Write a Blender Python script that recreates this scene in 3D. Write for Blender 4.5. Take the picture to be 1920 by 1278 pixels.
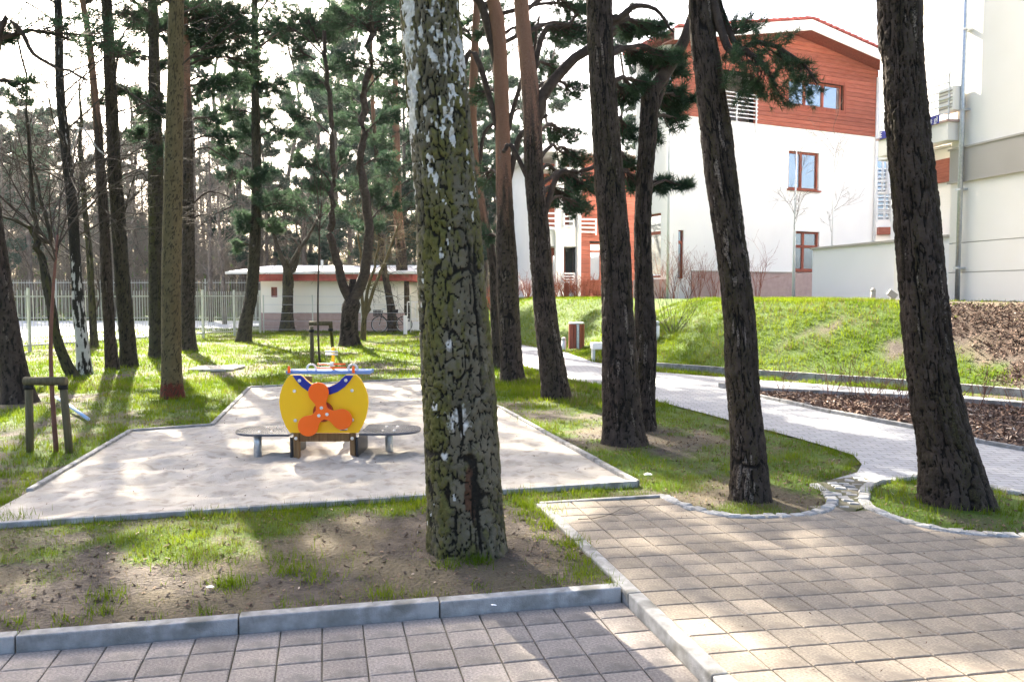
import bpy, math, random
import numpy as np
from mathutils import Vector, Matrix
random.seed(7); rng = np.random.default_rng(7)
for o in list(bpy.data.objects): bpy.data.objects.remove(o)
S = bpy.context.scene; COL = S.collection
# ---------------------------------------------------------------- camera, sky, sun, exposure
F = 1580.0; CX, CY, HOR = 960.0, 639.0, 553.0; EYE = 1.6
PITCH = math.atan((CY - HOR) / F)
cd = bpy.data.cameras.new('camera'); cam = bpy.data.objects.new('camera', cd); COL.objects.link(cam)
cam.location = (0, 0, EYE); cam.rotation_euler = (math.pi / 2 - PITCH, 0, 0)
cd.sensor_width = 36; cd.lens = F / 1920 * 36; cd.clip_start = 0.05; cd.clip_end = 2000
S.camera = cam
SUN_AZ, SUN_EL = math.radians(-25), math.radians(34)
W = bpy.data.worlds.new('World'); S.world = W; W.use_nodes = True
nt = W.node_tree; bg = nt.nodes['Background']
sky = nt.nodes.new('ShaderNodeTexSky'); sky.sky_type = 'NISHITA'; sky.sun_disc = False
sky.sun_elevation = SUN_EL; sky.sun_rotation = SUN_AZ; sky.dust_density = 5.0; sky.air_density = 0.8; sky.ozone_density = 1.0
nt.links.new(sky.outputs[0], bg.inputs[0]); bg.inputs[1].default_value = 0.085
ld = bpy.data.lights.new('sun', 'SUN'); sun = bpy.data.objects.new('sun', ld); COL.objects.link(sun)
ld.energy = 5.0; ld.angle = math.radians(0.53); ld.color = (1, 0.91, 0.76)
SD = Vector((math.sin(SUN_AZ) * math.cos(SUN_EL), math.cos(SUN_AZ) * math.cos(SUN_EL), math.sin(SUN_EL)))
sun.rotation_euler = SD.to_track_quat('Z', 'Y').to_euler(); sun.location = (-20, 45, 45)
S.view_settings.view_transform = 'Standard'; S.view_settings.look = 'None'
S.view_settings.exposure = 2.95; S.view_settings.gamma = 1.0; S.view_settings.use_curve_mapping = False
S.render.engine = 'CYCLES'
S.cycles.max_bounces = 6; S.cycles.transparent_max_bounces = 8

# ---------------------------------------------------------------- helpers: numbers
def smooth(a, b, x):
    t = np.clip((np.asarray(x, float) - a) / (b - a), 0, 1); return t * t * (3 - 2 * t)
def _h(ix, iy, seed):
    n = (ix.astype(np.int64) * 374761393 + iy.astype(np.int64) * 668265263 + seed * 974634777) & 0x7fffffff
    n = ((n ^ (n >> 13)) * 1274126177) & 0x7fffffff
    n = ((n ^ (n >> 16)) * 1911520717) & 0x7fffffff
    return (n & 0xffff) / 65535.0
def vnoise(x, y, seed=0, px=None):
    x = np.asarray(x, float); y = np.asarray(y, float)
    ix = np.floor(x).astype(np.int64); iy = np.floor(y).astype(np.int64); fx = x - ix; fy = y - iy
    fx = fx * fx * (3 - 2 * fx); fy = fy * fy * (3 - 2 * fy)
    w = (lambda a: a % px) if px else (lambda a: a)
    a, b = _h(w(ix), iy, seed), _h(w(ix + 1), iy, seed); c, d = _h(w(ix), iy + 1, seed), _h(w(ix + 1), iy + 1, seed)
    return (a * (1 - fx) + b * fx) * (1 - fy) + (c * (1 - fx) + d * fx) * fy
def fbm(x, y, seed=0, oct=4):
    s = 0; a = .5; t = 0
    for k in range(oct):
        s = s + a * vnoise(np.asarray(x) * 2 ** k, np.asarray(y) * 2 ** k, seed + k * 17); t += a; a *= .5
    return s / t
def worley(u, v, seed, pu):
    """distance to the nearest cell border, and a random per cell; u is periodic with pu cells"""
    iu = np.floor(u).astype(np.int64); iv = np.floor(v).astype(np.int64)
    f1 = np.full(u.shape, 9.); f2 = np.full(u.shape, 9.); rid = np.zeros(u.shape)
    for a in (-1, 0, 1):
        for b in (-1, 0, 1):
            cu, cv = iu + a, iv + b; w = cu % pu
            qx = cu + .15 + .7 * _h(w, cv, seed); qy = cv + .1 + .8 * _h(w, cv, seed + 5)
            d = np.hypot(u - qx, v - qy); near = d < f1
            f2 = np.where(near, f1, np.minimum(f2, d)); rid = np.where(near, _h(w, cv, seed + 9), rid); f1 = np.where(near, d, f1)
    return f2 - f1, rid
def inpoly(x, y, poly):
    x = np.asarray(x, float); y = np.asarray(y, float); c = np.zeros(x.shape, bool); n = len(poly)
    for i in range(n):
        x0, y0 = poly[i][:2]; x1, y1 = poly[(i + 1) % n][:2]
        if y0 == y1: continue
        c ^= ((y0 > y) != (y1 > y)) & (x < (x1 - x0) * (y - y0) / (y1 - y0) + x0)
    return c
def dseg(x, y, pts, closed=False):
    """distance to a polyline and sign (+ on its left)"""
    x = np.asarray(x, float); y = np.asarray(y, float); best = np.full(x.shape, 1e9); sg = np.ones(x.shape)
    n = len(pts)
    for i in range(n if closed else n - 1):
        (x0, y0), (x1, y1) = pts[i][:2], pts[(i + 1) % n][:2]; dx, dy = x1 - x0, y1 - y0; L = dx * dx + dy * dy + 1e-12
        t = np.clip(((x - x0) * dx + (y - y0) * dy) / L, 0, 1); d = np.hypot(x - x0 - t * dx, y - y0 - t * dy)
        s = np.sign(dx * (y - y0) - dy * (x - x0)); m = d < best - 1e-9; best = np.where(m, d, best); sg = np.where(m, s, sg)
    return best, sg
# ---------------------------------------------------------------- helpers: photograph direction -> place
cp, sp = math.cos(PITCH), math.sin(PITCH)
def ray(px, py):
    a, b = (px - CX) / F, (py - CY) / F
    return np.array([a, cp - b * sp, -sp - b * cp])
def at_z(px, py, z=0.0):
    r = ray(px, py); t = (z - EYE) / r[2]; return np.array([r[0] * t, r[1] * t])
def at_d(px, py, d):
    r = ray(px, py); t = d / r[1]; return np.array([r[0] * t, d, EYE + r[2] * t])
ANG = math.atan((606 - CX) / F)
AU = np.array([math.cos(ANG), -math.sin(ANG)]); AV = np.array([math.sin(ANG), math.cos(ANG)])
def uv(x, y): return x * AU[0] + y * AU[1], x * AV[0] + y * AV[1]
def xy(u, v): return u * AU[0] + v * AV[0], u * AU[1] + v * AV[1]
UK = uv(*at_z(1180, 1116))[0]                                   # right kerb
VK = uv(*at_z(600, 1150))[1]                                    # front kerb
BANK = [tuple(at_z(*p)) for p in ((800, 582), (860, 632), (978, 643), (1060, 655), (1110, 672), (1223, 690), (1430, 706), (1640, 720), (1800, 733), (1920, 744), (2160, 770), (2600, 800))]
def Z(x, y):
    x = np.asarray(x, float); y = np.asarray(y, float); u, v = uv(x, y)
    t = -0.018 * np.clip(u - UK - .08, 0, 5) * (1 - smooth(7, 12, y))
    d, s = dseg(x, y, BANK); d = np.where(s > 0, d, 0)
    return t + 1.5 * smooth(-.3, 3.6, d) * (d > 0) - 1.5 * smooth(-.3, 3.6, 0.0) * (d > 0)
TT = np.geomspace(1.5, 140, 900)
def gp(px, py):
    r = ray(px, py); X = r[0] * TT; Y = r[1] * TT; h = EYE + r[2] * TT - Z(X, Y); k = np.argmax(h < 0)
    if not (h < 0).any(): q = at_z(px, py); return np.array([q[0], q[1], float(Z(q[0], q[1]))])
    t = TT[k - 1] + (TT[k] - TT[k - 1]) * h[k - 1] / (h[k - 1] - h[k]); return np.array([r[0] * t, r[1] * t, float(Z(r[0] * t, r[1] * t))])
def poly(*pp): return [tuple(gp(*p)[:2]) for p in pp]
# ---------------------------------------------------------------- helpers: meshes
class MB:
    def __init__(s): s.v = []; s.f = []; s.n = 0; s.at = {}
    def add(s, v, f, **at):
        v = np.asarray(v, float).reshape(-1, 3); s.v.append(v); s.f += [tuple(i + s.n for i in q) for q in f]
        s.n += len(v)
        return s
    def box(s, c, h, R=None):
        v = np.array([(a, b, d) for a in (-1, 1) for b in (-1, 1) for d in (-1, 1)], float) * np.array(h)
        if R is not None: v = v @ np.array(R).T
        return s.add(v + np.array(c), [(0, 1, 3, 2), (4, 6, 7, 5), (0, 4, 5, 1), (2, 3, 7, 6), (0, 2, 6, 4), (1, 5, 7, 3)])
    def tube(s, P, r, n=6, cap=True):
        P = np.asarray(P, float); r = np.broadcast_to(np.asarray(r, float), (len(P),)); m = len(P)
        T = np.gradient(P, axis=0); T /= np.linalg.norm(T, axis=1)[:, None] + 1e-9
        ref = np.array([0, 0, 1.]) if abs(T[0][2]) < .9 else np.array([1., 0, 0])
        A = np.cross(T, ref); A /= np.linalg.norm(A, axis=1)[:, None] + 1e-9; B = np.cross(T, A)
        th = np.arange(n) * 2 * math.pi / n
        V = P[:, None, :] + r[:, None, None] * (np.cos(th)[None, :, None] * A[:, None, :] + np.sin(th)[None, :, None] * B[:, None, :])
        f = [(i * n + j, i * n + (j + 1) % n, (i + 1) * n + (j + 1) % n, (i + 1) * n + j) for i in range(m - 1) for j in range(n)]
        if cap: f += [tuple(range(n))[::-1], tuple((m - 1) * n + j for j in range(n))]
        return s.add(V, f)
    def prism(s, pts, z0, z1):
        n = len(pts); v = [(p[0], p[1], z0) for p in pts] + [(p[0], p[1], z1) for p in pts]
        return s.add(v, [tuple(range(n))[::-1], tuple(range(n, 2 * n))] + [(i, (i + 1) % n, n + (i + 1) % n, n + i) for i in range(n)])
    def mesh(s, name, mat, shade=False):
        me = bpy.data.meshes.new(name); me.from_pydata(np.concatenate(s.v).tolist(), [], s.f); me.update()
        if mat: me.materials.append(mat)
        if shade: me.polygons.foreach_set('use_smooth', [True] * len(me.polygons))
        return me
def fast_mesh(name, V, Fc, mat, k, shade=False, attrs=None):
    """V (n,3), Fc (m,k) index array"""
    me = bpy.data.meshes.new(name); V = np.asarray(V, np.float32); Fc = np.asarray(Fc, np.int32)
    me.vertices.add(len(V)); me.vertices.foreach_set('co', V.ravel())
    me.loops.add(Fc.size); me.loops.foreach_set('vertex_index', Fc.ravel())
    me.polygons.add(len(Fc)); me.polygons.foreach_set('loop_start', np.arange(0, Fc.size, k, dtype=np.int32))
    me.polygons.foreach_set('loop_total', np.full(len(Fc), k, np.int32))
    me.update(calc_edges=True)
    if shade: me.polygons.foreach_set('use_smooth', np.ones(len(Fc), bool))
    for n, a in (attrs or {}).items():
        q = me.attributes.new(n, 'FLOAT', 'POINT'); q.data.foreach_set('value', np.asarray(a, np.float32).ravel())
    if mat: me.materials.append(mat)
    return me
def link(name, me, parent=None, loc=None, label=None, cat=None, group=None, kind=None):
    o = bpy.data.objects.new(name, me); COL.objects.link(o)
    if parent is not None: o.parent = parent
    if loc is not None: o.location = [float(q) for q in loc]
    for k, v in (('label', label), ('category', cat), ('group', group), ('kind', kind)):
        if v: o[k] = v
    return o
def thing(name, label, cat, loc=(0, 0, 0), group=None, rz=0, kind=None):
    o = link(name, None, None, loc, label, cat, group, kind); o.rotation_euler = (0, 0, rz); o.empty_display_size = .2
    return o
def part(name, mb, mat, parent, shade=False, kind=None, label=None):
    return link(name, mb.mesh(name, mat, shade), parent, kind=kind, label=label)
def bev(o, w=.006, seg=2):
    m = o.modifiers.new('bevel', 'BEVEL'); m.width = w; m.segments = seg; m.limit_method = 'ANGLE'; return o
# ---------------------------------------------------------------- materials
MATS = {}
def mat(name, c1, c2=None, scale=4., rough=.8, bump=0., bscale=60., spec=.25, metal=0., objrand=0., transl=0., contrast=(.35, .65), detail=8, c3=None, s3=1.0, stretch=(1, 1, 1)):
    m = bpy.data.materials.new(name); m.use_nodes = True; n = m.node_tree.nodes; L = m.node_tree.links; b = n['Principled BSDF']
    b.inputs['Roughness'].default_value = rough; b.inputs['Specular IOR Level'].default_value = spec; b.inputs['Metallic'].default_value = metal
    tc = n.new('ShaderNodeTexCoord'); mp = n.new('ShaderNodeMapping'); L.new(tc.outputs['Object'], mp.inputs[0]); mp.inputs['Scale'].default_value = stretch
    col = None
    def mix(a, bq, fac):
        x = n.new('ShaderNodeMix'); x.data_type = 'RGBA'
        for s, q in ((6, a), (7, bq)):
            if isinstance(q, tuple): x.inputs[s].default_value = (*q, 1)
            else: L.new(q, x.inputs[s])
        if isinstance(fac, float): x.inputs[0].default_value = fac
        else: L.new(fac, x.inputs[0])
        return x.outputs[2]
    def noise(sc, lo, hi, det=8):
        q = n.new('ShaderNodeTexNoise'); q.inputs['Scale'].default_value = sc; q.inputs['Detail'].default_value = det; L.new(mp.outputs[0], q.inputs[0])
        r = n.new('ShaderNodeMapRange'); r.inputs[1].default_value = lo; r.inputs[2].default_value = hi; L.new(q.outputs[0], r.inputs[0]); return r.outputs[0]
    col = c1
    if c2: col = mix(c1, c2, noise(scale, *contrast, detail))
    if c3: col = mix(col, c3, noise(s3, .52, .68))
    if objrand:
        oi = n.new('ShaderNodeObjectInfo'); hs = n.new('ShaderNodeHueSaturation')
        r = n.new('ShaderNodeMapRange'); r.inputs[3].default_value = 1 - objrand; r.inputs[4].default_value = 1 + objrand
        L.new(oi.outputs['Random'], r.inputs[0]); L.new(r.outputs[0], hs.inputs['Value'])
        if isinstance(col, tuple): hs.inputs['Color'].default_value = (*col, 1)
        else: L.new(col, hs.inputs['Color'])
        col = hs.outputs[0]
    if isinstance(col, tuple): b.inputs['Base Color'].default_value = (*col, 1)
    else: L.new(col, b.inputs['Base Color'])
    if bump:
        q = n.new('ShaderNodeTexNoise'); q.inputs['Scale'].default_value = bscale; q.inputs['Detail'].default_value = 6; L.new(mp.outputs[0], q.inputs[0])
        bp = n.new('ShaderNodeBump'); bp.inputs['Strength'].default_value = 1; bp.inputs['Distance'].default_value = bump; L.new(q.outputs[0], bp.inputs['Height']); L.new(bp.outputs[0], b.inputs['Normal'])
    if transl:
        t = n.new('ShaderNodeBsdfTranslucent'); mx = n.new('ShaderNodeMixShader'); mx.inputs[0].default_value = transl
        if isinstance(col, tuple): t.inputs[0].default_value = (*col, 1)
        else: L.new(col, t.inputs[0])
        L.new(b.outputs[0], mx.inputs[1]); L.new(t.outputs[0], mx.inputs[2]); L.new(mx.outputs[0], n['Material Output'].inputs[0])
    MATS[name] = m; return m
def attr_mat(name, layers, rough=.9, bump=.004, bscale=90., nscale=9., spec=.15):
    """layers: [(c1,c2)] base then (attr, c1, c2) masks laid over one another"""
    m = bpy.data.materials.new(name); m.use_nodes = True; n = m.node_tree.nodes; L = m.node_tree.links; b = n['Principled BSDF']
    b.inputs['Roughness'].default_value = rough; b.inputs['Specular IOR Level'].default_value = spec
    tc = n.new('ShaderNodeTexCoord')
    def noise(sc):
        q = n.new('ShaderNodeTexNoise'); q.inputs['Scale'].default_value = sc; q.inputs['Detail'].default_value = 8; L.new(tc.outputs['Object'], q.inputs[0])
        r = n.new('ShaderNodeMapRange'); r.inputs[1].default_value = .33; r.inputs[2].default_value = .67; L.new(q.outputs[0], r.inputs[0]); return r.outputs[0]
    def mix(a, bq, fac):
        x = n.new('ShaderNodeMix'); x.data_type = 'RGBA'
        for s, q in ((6, a), (7, bq)):
            if isinstance(q, tuple): x.inputs[s].default_value = (*q, 1)
            else: L.new(q, x.inputs[s])
        L.new(fac, x.inputs[0]); return x.outputs[2]
    nz = noise(nscale); nf = noise(nscale * 7)
    col = mix(layers[0][0], layers[0][1], nz)
    for a, c1, c2 in layers[1:]:
        at = n.new('ShaderNodeAttribute'); at.attribute_name = a
        ad = n.new('ShaderNodeMath'); ad.operation = 'MULTIPLY_ADD'; L.new(nf, ad.inputs[0]); ad.inputs[1].default_value = .5; ad.inputs[2].default_value = -.25
        su = n.new('ShaderNodeMath'); su.operation = 'ADD'; L.new(at.outputs['Fac'], su.inputs[0]); L.new(ad.outputs[0], su.inputs[1])
        r = n.new('ShaderNodeMapRange'); r.inputs[1].default_value = .25; r.inputs[2].default_value = .75; L.new(su.outputs[0], r.inputs[0])
        col = mix(col, mix(c1, c2, nf), r.outputs[0])
    L.new(col, b.inputs['Base Color'])
    q = n.new('ShaderNodeTexNoise'); q.inputs['Scale'].default_value = bscale; q.inputs['Detail'].default_value = 8; L.new(tc.outputs['Object'], q.inputs[0])
    bp = n.new('ShaderNodeBump'); bp.inputs['Distance'].default_value = bump; L.new(q.outputs[0], bp.inputs['Height']); L.new(bp.outputs[0], b.inputs['Normal'])
    MATS[name] = m; return m
mat('paver_beige', (.185, .155, .12), (.32, .272, .216), 75, .88, .004, 200, objrand=.15, c3=(.18, .152, .122), s3=5)
mat('paver_grey', (.175, .153, .135), (.305, .268, .24), 75, .88, .004, 200, objrand=.16, c3=(.155, .14, .125), s3=5)
mat('paving_bed', (0.070, 0.073, 0.038), (0.112, 0.101, 0.077), 8, .95, .004, 120)
mat('kerb', (.22, .215, .205), (.34, .335, .325), 14, .9, .004, 120, c3=(.16, .155, .14), s3=5, objrand=.12, spec=.1)
mat('granite', (0.240, 0.240, 0.232), (0.360, 0.352, 0.336), 30, .8, .004, 90, objrand=.2)
mat('sand', (.37, .335, .285), (.50, .455, .395), 3, .95, .012, 110, c3=(.31, .27, .225), s3=9)
mat('grass', (.08, .135, .006), (.16, .21, .010), 1.1, .9, transl=.5, spec=.06)
mat('dry_grass', (.20, .155, .07), (.13, .115, .045), 2, .9, transl=.3, spec=.06)
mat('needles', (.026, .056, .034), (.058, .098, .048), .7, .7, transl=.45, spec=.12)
mat('needles_far', (.045, .08, .062), (.08, .115, .075), .3, .8, transl=.4, spec=.1)  # paler and bluer than the near needles, distance haze put into the colour
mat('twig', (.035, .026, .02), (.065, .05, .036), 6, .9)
mat('twig_far', (.13, .11, .09), (.20, .165, .135), 3, .9)  # lighter than the near twigs, brightening the far wood in place of haze
mat('twig_bed', (.12, .05, .035), (.17, .08, .055), 6, .8)
mat('twig_red', (.22, .055, .03), (.30, .10, .05), 6, .8)
mat('white_wall', (.80, .79, .77), (.83, .82, .80), 1, .9, .002, 80)
mat('cream_wall', (.80, .77, .69), (.83, .80, .73), 1, .9, .002, 80)
mat('grey_wall', (.40, .37, .32), (.44, .41, .36), 1, .9, .002, 80)
mat('pink_plinth', (0.400, 0.288, 0.264), (0.464, 0.344, 0.312), 6, .9, .003, 60)
mat('wood_red', (.26, .07, .042), (.36, .115, .075), 3, .65, .002, 40, stretch=(1, 1, 14), objrand=.2)
mat('wood_brown', (.20, .05, .03), (.30, .085, .05), 5, .6, .002, 40, stretch=(4, 4, .6), objrand=.15)
mat('post_wood', (0.136, 0.076, 0.032), (0.224, 0.132, 0.056), 7, .7, .002, 60, stretch=(6, 6, .7))
mat('stake_wood', (0.075, 0.064, 0.034), (0.128, 0.105, 0.060), 7, .85, .003, 60, stretch=(6, 6, .7))
mat('roof_red', (.30, .06, .05), (.40, .10, .08), 5, .8, .003, 30)
mat('roof_white', (.60, .58, .57), (.68, .66, .65), 2, .7)
mat('metal_light', (.62, .63, .64), (.70, .71, .72), 2, .45, spec=.5)
mat('metal_galv', (.42, .45, .48), (.55, .58, .60), 25, .38, metal=.75, spec=.5)
mat('glass', (.42, .46, .50), None, rough=.04, spec=1.0, metal=.75)
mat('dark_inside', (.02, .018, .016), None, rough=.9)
mat('curtain', (.62, .64, .60), (.70, .72, .68), 8, .9, stretch=(9, 9, .3))
mat('panel_yellow', (.92, .50, .004), (.88, .50, .008), 2, .3, .0004, 300, spec=.4)
mat('panel_blue', (.006, .016, .24), (.008, .02, .30), 2, .33, spec=.4)
mat('panel_lightblue', (.10, .20, .48), (.12, .24, .52), 2, .35, spec=.4)
mat('panel_orange', (.95, .13, .004), (.92, .14, .008), 2, .3, spec=.4)
mat('panel_dark', (0.011, 0.013, 0.017), (0.015, 0.017, 0.021), 3, .4, spec=.4)
mat('wing_grey', (.055, .06, .075), (.075, .08, .10), 5, .22, spec=.6)
mat('cap_white', (.72, .70, .64), None, rough=.35)
mat('panel_red', (.30, .03, .01), None, rough=.5)
mat('sign_blue', (.008, .016, .24), None, rough=.3)
mat('sign_white', (.82, .82, .82), None, rough=.5)
mat('rubber', (.012, .012, .013), None, rough=.6)
mat('pipe_blue', (.25, .40, .62), (.4, .5, .65), 6, .4)
mat('mulch', (.085, .05, .035), (.17, .11, .08), 30, .95, .01, 60, objrand=.0)
mat('stone', (.45, .40, .34), (.58, .52, .45), 9, .9, .01, 30)
mat('road', (.42, .42, .43), (.50, .50, .50), 3, .9, .002, 80)
mat('forest_floor', (.16, .13, .08), (.10, .12, .04), .5, .95)
mat('fence_metal', (.42, .43, .38), (.48, .49, .44), 3, .5)
mat('red_brown', (.26, .05, .04), None, rough=.6)
attr_mat('lawn', [((.058, .047, .039), (.105, .086, .07)), ('dry', (.125, .10, .068), (.085, .072, .048)), ('lush', (.038, .078, .008), (.075, .115, .014)), ('mulch', (.035, .022, .016), (.075, .05, .035))], bump=.03, bscale=45., nscale=9.)
attr_mat('bark_birch', [((.085, .072, .045), (.15, .13, .09)), ('var', (.05, .043, .03), (.08, .07, .05)), ('moss', (.078, .074, .017), (.12, .11, .036)), ('patch', (.42, .40, .36), (.62, .60, .56)), ('rust', (.065, .034, .02), (.10, .052, .03)), ('crack', (.010, .009, .007), (.02, .017, .012))], bump=.010, bscale=55., nscale=5.)
attr_mat('bark_pine', [((.034, .025, .020), (.066, .049, .039)), ('var', (.017, .012, .010), (.028, .021, .017)), ('moss', (.034, .03, .011), (.054, .046, .019)), ('tint', (.15, .078, .05), (.23, .13, .088)), ('patch', (.14, .11, .09), (.22, .18, .15)), ('crack', (.007, .006, .005), (.014, .011, .009))], bump=.010, bscale=60., nscale=11.)
attr_mat('bark_olive', [((.085, .065, .03), (.125, .10, .05)), ('tint', (.13, .03, .018), (.085, .022, .014)), ('crack', (.03, .024, .013), (.045, .036, .02))], bump=.004, bscale=60., nscale=7.)
attr_mat('bark_white', [((.36, .34, .31), (.48, .46, .43)), ('crack', (.014, .012, .010), (.03, .026, .02))], bump=.004, bscale=60., nscale=7.)
attr_mat('bark_dark', [((.026, .022, .016), (.05, .042, .028)), ('moss', (.036, .038, .011), (.06, .056, .02)), ('crack', (.008, .007, .006), (.016, .013, .011))], bump=.006, bscale=60., nscale=8.)
# path of small grey blocks, joints in the material (too foreshortened to tell the blocks apart)
def block_mat(name, ca, cb, cm, bw, bh):
    m = bpy.data.materials.new(name); m.use_nodes = True; n = m.node_tree.nodes; L = m.node_tree.links; b = n['Principled BSDF']; b.inputs['Roughness'].default_value = .85
    tc = n.new('ShaderNodeTexCoord'); br = n.new('ShaderNodeTexBrick'); L.new(tc.outputs['Object'], br.inputs[0]); br.inputs['Scale'].default_value = 1
    br.inputs['Color1'].default_value = (*ca, 1); br.inputs['Color2'].default_value = (*cb, 1); br.inputs['Mortar'].default_value = (*cm, 1)
    br.inputs['Brick Width'].default_value = bw; br.inputs['Row Height'].default_value = bh; br.inputs['Mortar Size'].default_value = .006
    ns = n.new('ShaderNodeTexNoise'); ns.inputs['Scale'].default_value = 2.2; ns.inputs['Detail'].default_value = 8; L.new(tc.outputs['Object'], ns.inputs[0])
    mr = n.new('ShaderNodeMapRange'); mr.inputs[3].default_value = .82; mr.inputs[4].default_value = 1.14; L.new(ns.outputs[0], mr.inputs[0])
    hs = n.new('ShaderNodeHueSaturation'); L.new(br.outputs['Color'], hs.inputs['Color']); L.new(mr.outputs[0], hs.inputs['Value']); L.new(hs.outputs[0], b.inputs['Base Color'])
    bp = n.new('ShaderNodeBump'); bp.inputs['Distance'].default_value = .006; bp.invert = True; L.new(br.outputs['Fac'], bp.inputs['Height']); L.new(bp.outputs[0], b.inputs['Normal'])
    MATS[name] = m
block_mat('path_blocks', (.27, .275, .29), (.33, .335, .35), (.16, .16, .16), .2, .1)
m_ = MATS

# ================================================================ THE SETTING: ground
SANDBOX = [tuple(at_z(*p)) for p in ((-140, 995), (1194, 906), (940, 766), (787, 711), (468, 727), (398, 798), (245, 809), (55, 922), (-60, 985))]
RIGHTPAVE = poly((1012, 945), (1245, 929), (1262, 940), (1300, 953), (1345, 964), (1400, 969), (1470, 967), (1535, 960), (1556, 950), (1590, 962), (1628, 950), (1680, 972), (1750, 991), (1830, 1002), (1920, 1006), (2250, 1018), (3000, 1040), (3600, 1400), (3600, 1700), (1750, 1700), (1365, 1276))
SETTS = poly((1525, 907), (1560, 899), (1612, 889), (1642, 902), (1622, 920), (1626, 948), (1590, 962), (1556, 950), (1560, 935), (1545, 920))
PATH = poly((860, 640), (930, 668), (981, 686), (1075, 713), (1129, 723), (1219, 749), (1369, 788), (1480, 817), (1560, 840), (1600, 853), (1616, 870), (1607, 886), (1560, 899), (1612, 893), (1645, 905), (1700, 897), (1760, 893), (1860, 913), (1920, 926), (2250, 945), (2900, 985), (2900, 850), (2250, 790), (1920, 752), (1640, 728), (1430, 713), (1223, 697), (1110, 678), (1060, 660), (978, 647), (860, 634))
BED = poly((1400, 737), (1425, 744), (1560, 775), (1720, 805), (1835, 830), (1920, 845), (2150, 880), (2150, 800), (1920, 770), (1700, 753), (1430, 739))
cu = np.concatenate([-np.geomspace(400, 9, 30), np.arange(-8.6, -5, .3), np.arange(-5, 9, .09), np.arange(9, 16, .3), np.geomspace(16, 400, 30)])
cv = np.concatenate([-np.geomspace(60, 3, 8), np.arange(-2, 2, .25), np.arange(2, 10, .09), np.arange(10, 26, .25), np.arange(26, 46, .5), np.geomspace(46, 500, 24)])
U, V = np.meshgrid(cu, cv); GX, GY = xy(U, V)
def lush_map(x, y):
    u, v = uv(x, y)
    f = fbm(x * .9, y * .9, 3) * .55 + fbm(x * 3.1, y * 3.1, 8) * .45
    l = .57 + .0 * x
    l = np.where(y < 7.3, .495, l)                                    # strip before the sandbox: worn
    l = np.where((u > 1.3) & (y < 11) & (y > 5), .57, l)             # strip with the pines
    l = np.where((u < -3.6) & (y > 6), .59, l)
    d, s = dseg(x, y, BANK); bank = (s > 0) & (d > 0)
    l = np.where(bank, .72, l)
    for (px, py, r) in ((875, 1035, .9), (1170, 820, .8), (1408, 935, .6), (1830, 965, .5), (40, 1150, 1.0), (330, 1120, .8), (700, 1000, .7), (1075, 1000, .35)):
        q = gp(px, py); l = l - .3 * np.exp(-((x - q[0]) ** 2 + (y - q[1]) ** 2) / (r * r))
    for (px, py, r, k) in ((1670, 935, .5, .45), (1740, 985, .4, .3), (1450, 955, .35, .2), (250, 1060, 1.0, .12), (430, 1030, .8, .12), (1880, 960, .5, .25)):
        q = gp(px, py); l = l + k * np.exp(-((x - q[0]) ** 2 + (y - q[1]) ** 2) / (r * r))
    q = gp(1600, 640); l = l - .15 * np.exp(-((x - 7.2) ** 2 + (y - 16.3) ** 2) / 1.2)
    l = np.where(bank & (x > 7.8), l - .45 * smooth(7.8, 8.8, x), l)
    return np.clip(smooth(.30, .72, l + (f - .5) * 1.15), 0, 1)
def hard_depth(x, y):
    """how far a point lies inside the hard surfaces that replace the lawn"""
    D = np.zeros(np.shape(x))
    for pl in (RIGHTPAVE, PATH, SETTS):
        i = inpoly(x, y, pl); d, _ = dseg(x, y, pl, True); D = np.maximum(D, np.where(i, d, 0))
    u, v = uv(x, y); D = np.maximum(D, np.where((u < UK + .04) & (v < VK + .05), np.minimum(UK + .04 - u, VK + .05 - v), 0))
    return D
HD = hard_depth(GX, GY); insand = inpoly(GX, GY, SANDBOX); dsand, _ = dseg(GX, GY, SANDBOX, True)
near = (GY < 40) & (abs(GX) < 25)
und = (fbm(GX * .7, GY * .7, 31) - .5) * .05 + (fbm(GX * 4, GY * 4, 32) - .5) * .03
keep = np.minimum(1, np.minimum(dseg(GX, GY, SANDBOX, True)[0], 1.5) / .5)
dk = np.minimum(abs(U - UK), abs(V - VK)); keep *= np.minimum(1, np.minimum(dk, 2) / .4)
for pl in (RIGHTPAVE, PATH): keep *= np.minimum(1, dseg(GX, GY, pl, True)[0] / .5)
GZ = Z(GX, GY) + und * keep * near - .012
mg = np.where(V > 9.5, .30, .10); HL_ = np.where((U < UK + .04) & (V < VK + .05), np.minimum(UK + .04 - U, VK + .05 - V), 0); HM_ = np.maximum(HL_, np.maximum(HD - mg, 0) * (HL_ <= 0)); GZ = np.where(HM_ > 0, GZ - np.minimum(HM_ * 3, .20), GZ - .006 * (HD > 0)); GZ = np.where(insand & (dsand > .05), GZ - np.minimum((dsand - .05) * 1.2, .12), GZ)
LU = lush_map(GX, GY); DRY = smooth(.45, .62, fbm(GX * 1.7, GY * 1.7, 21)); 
MU = np.where((GX > 6.8) & (dseg(GX, GY, BANK)[1] > 0), smooth(8.0, 8.7, GX + (fbm(GX * 2, GY * 2, 5) - .5) * 1.5) * smooth(3.6, 2.6, dseg(GX, GY, BANK)[0]), 0)
nv, nu = U.shape; idx = np.arange(nv * nu).reshape(nv, nu)
quads = np.stack([idx[:-1, :-1], idx[:-1, 1:], idx[1:, 1:], idx[1:, :-1]], -1).reshape(-1, 4)
link('ground', fast_mesh('ground', np.stack([GX, GY, GZ], -1).reshape(-1, 3), quads, m_['lawn'], 4, True, dict(lush=LU * (1 - MU), dry=DRY, mulch=MU)), kind='structure')
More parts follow.
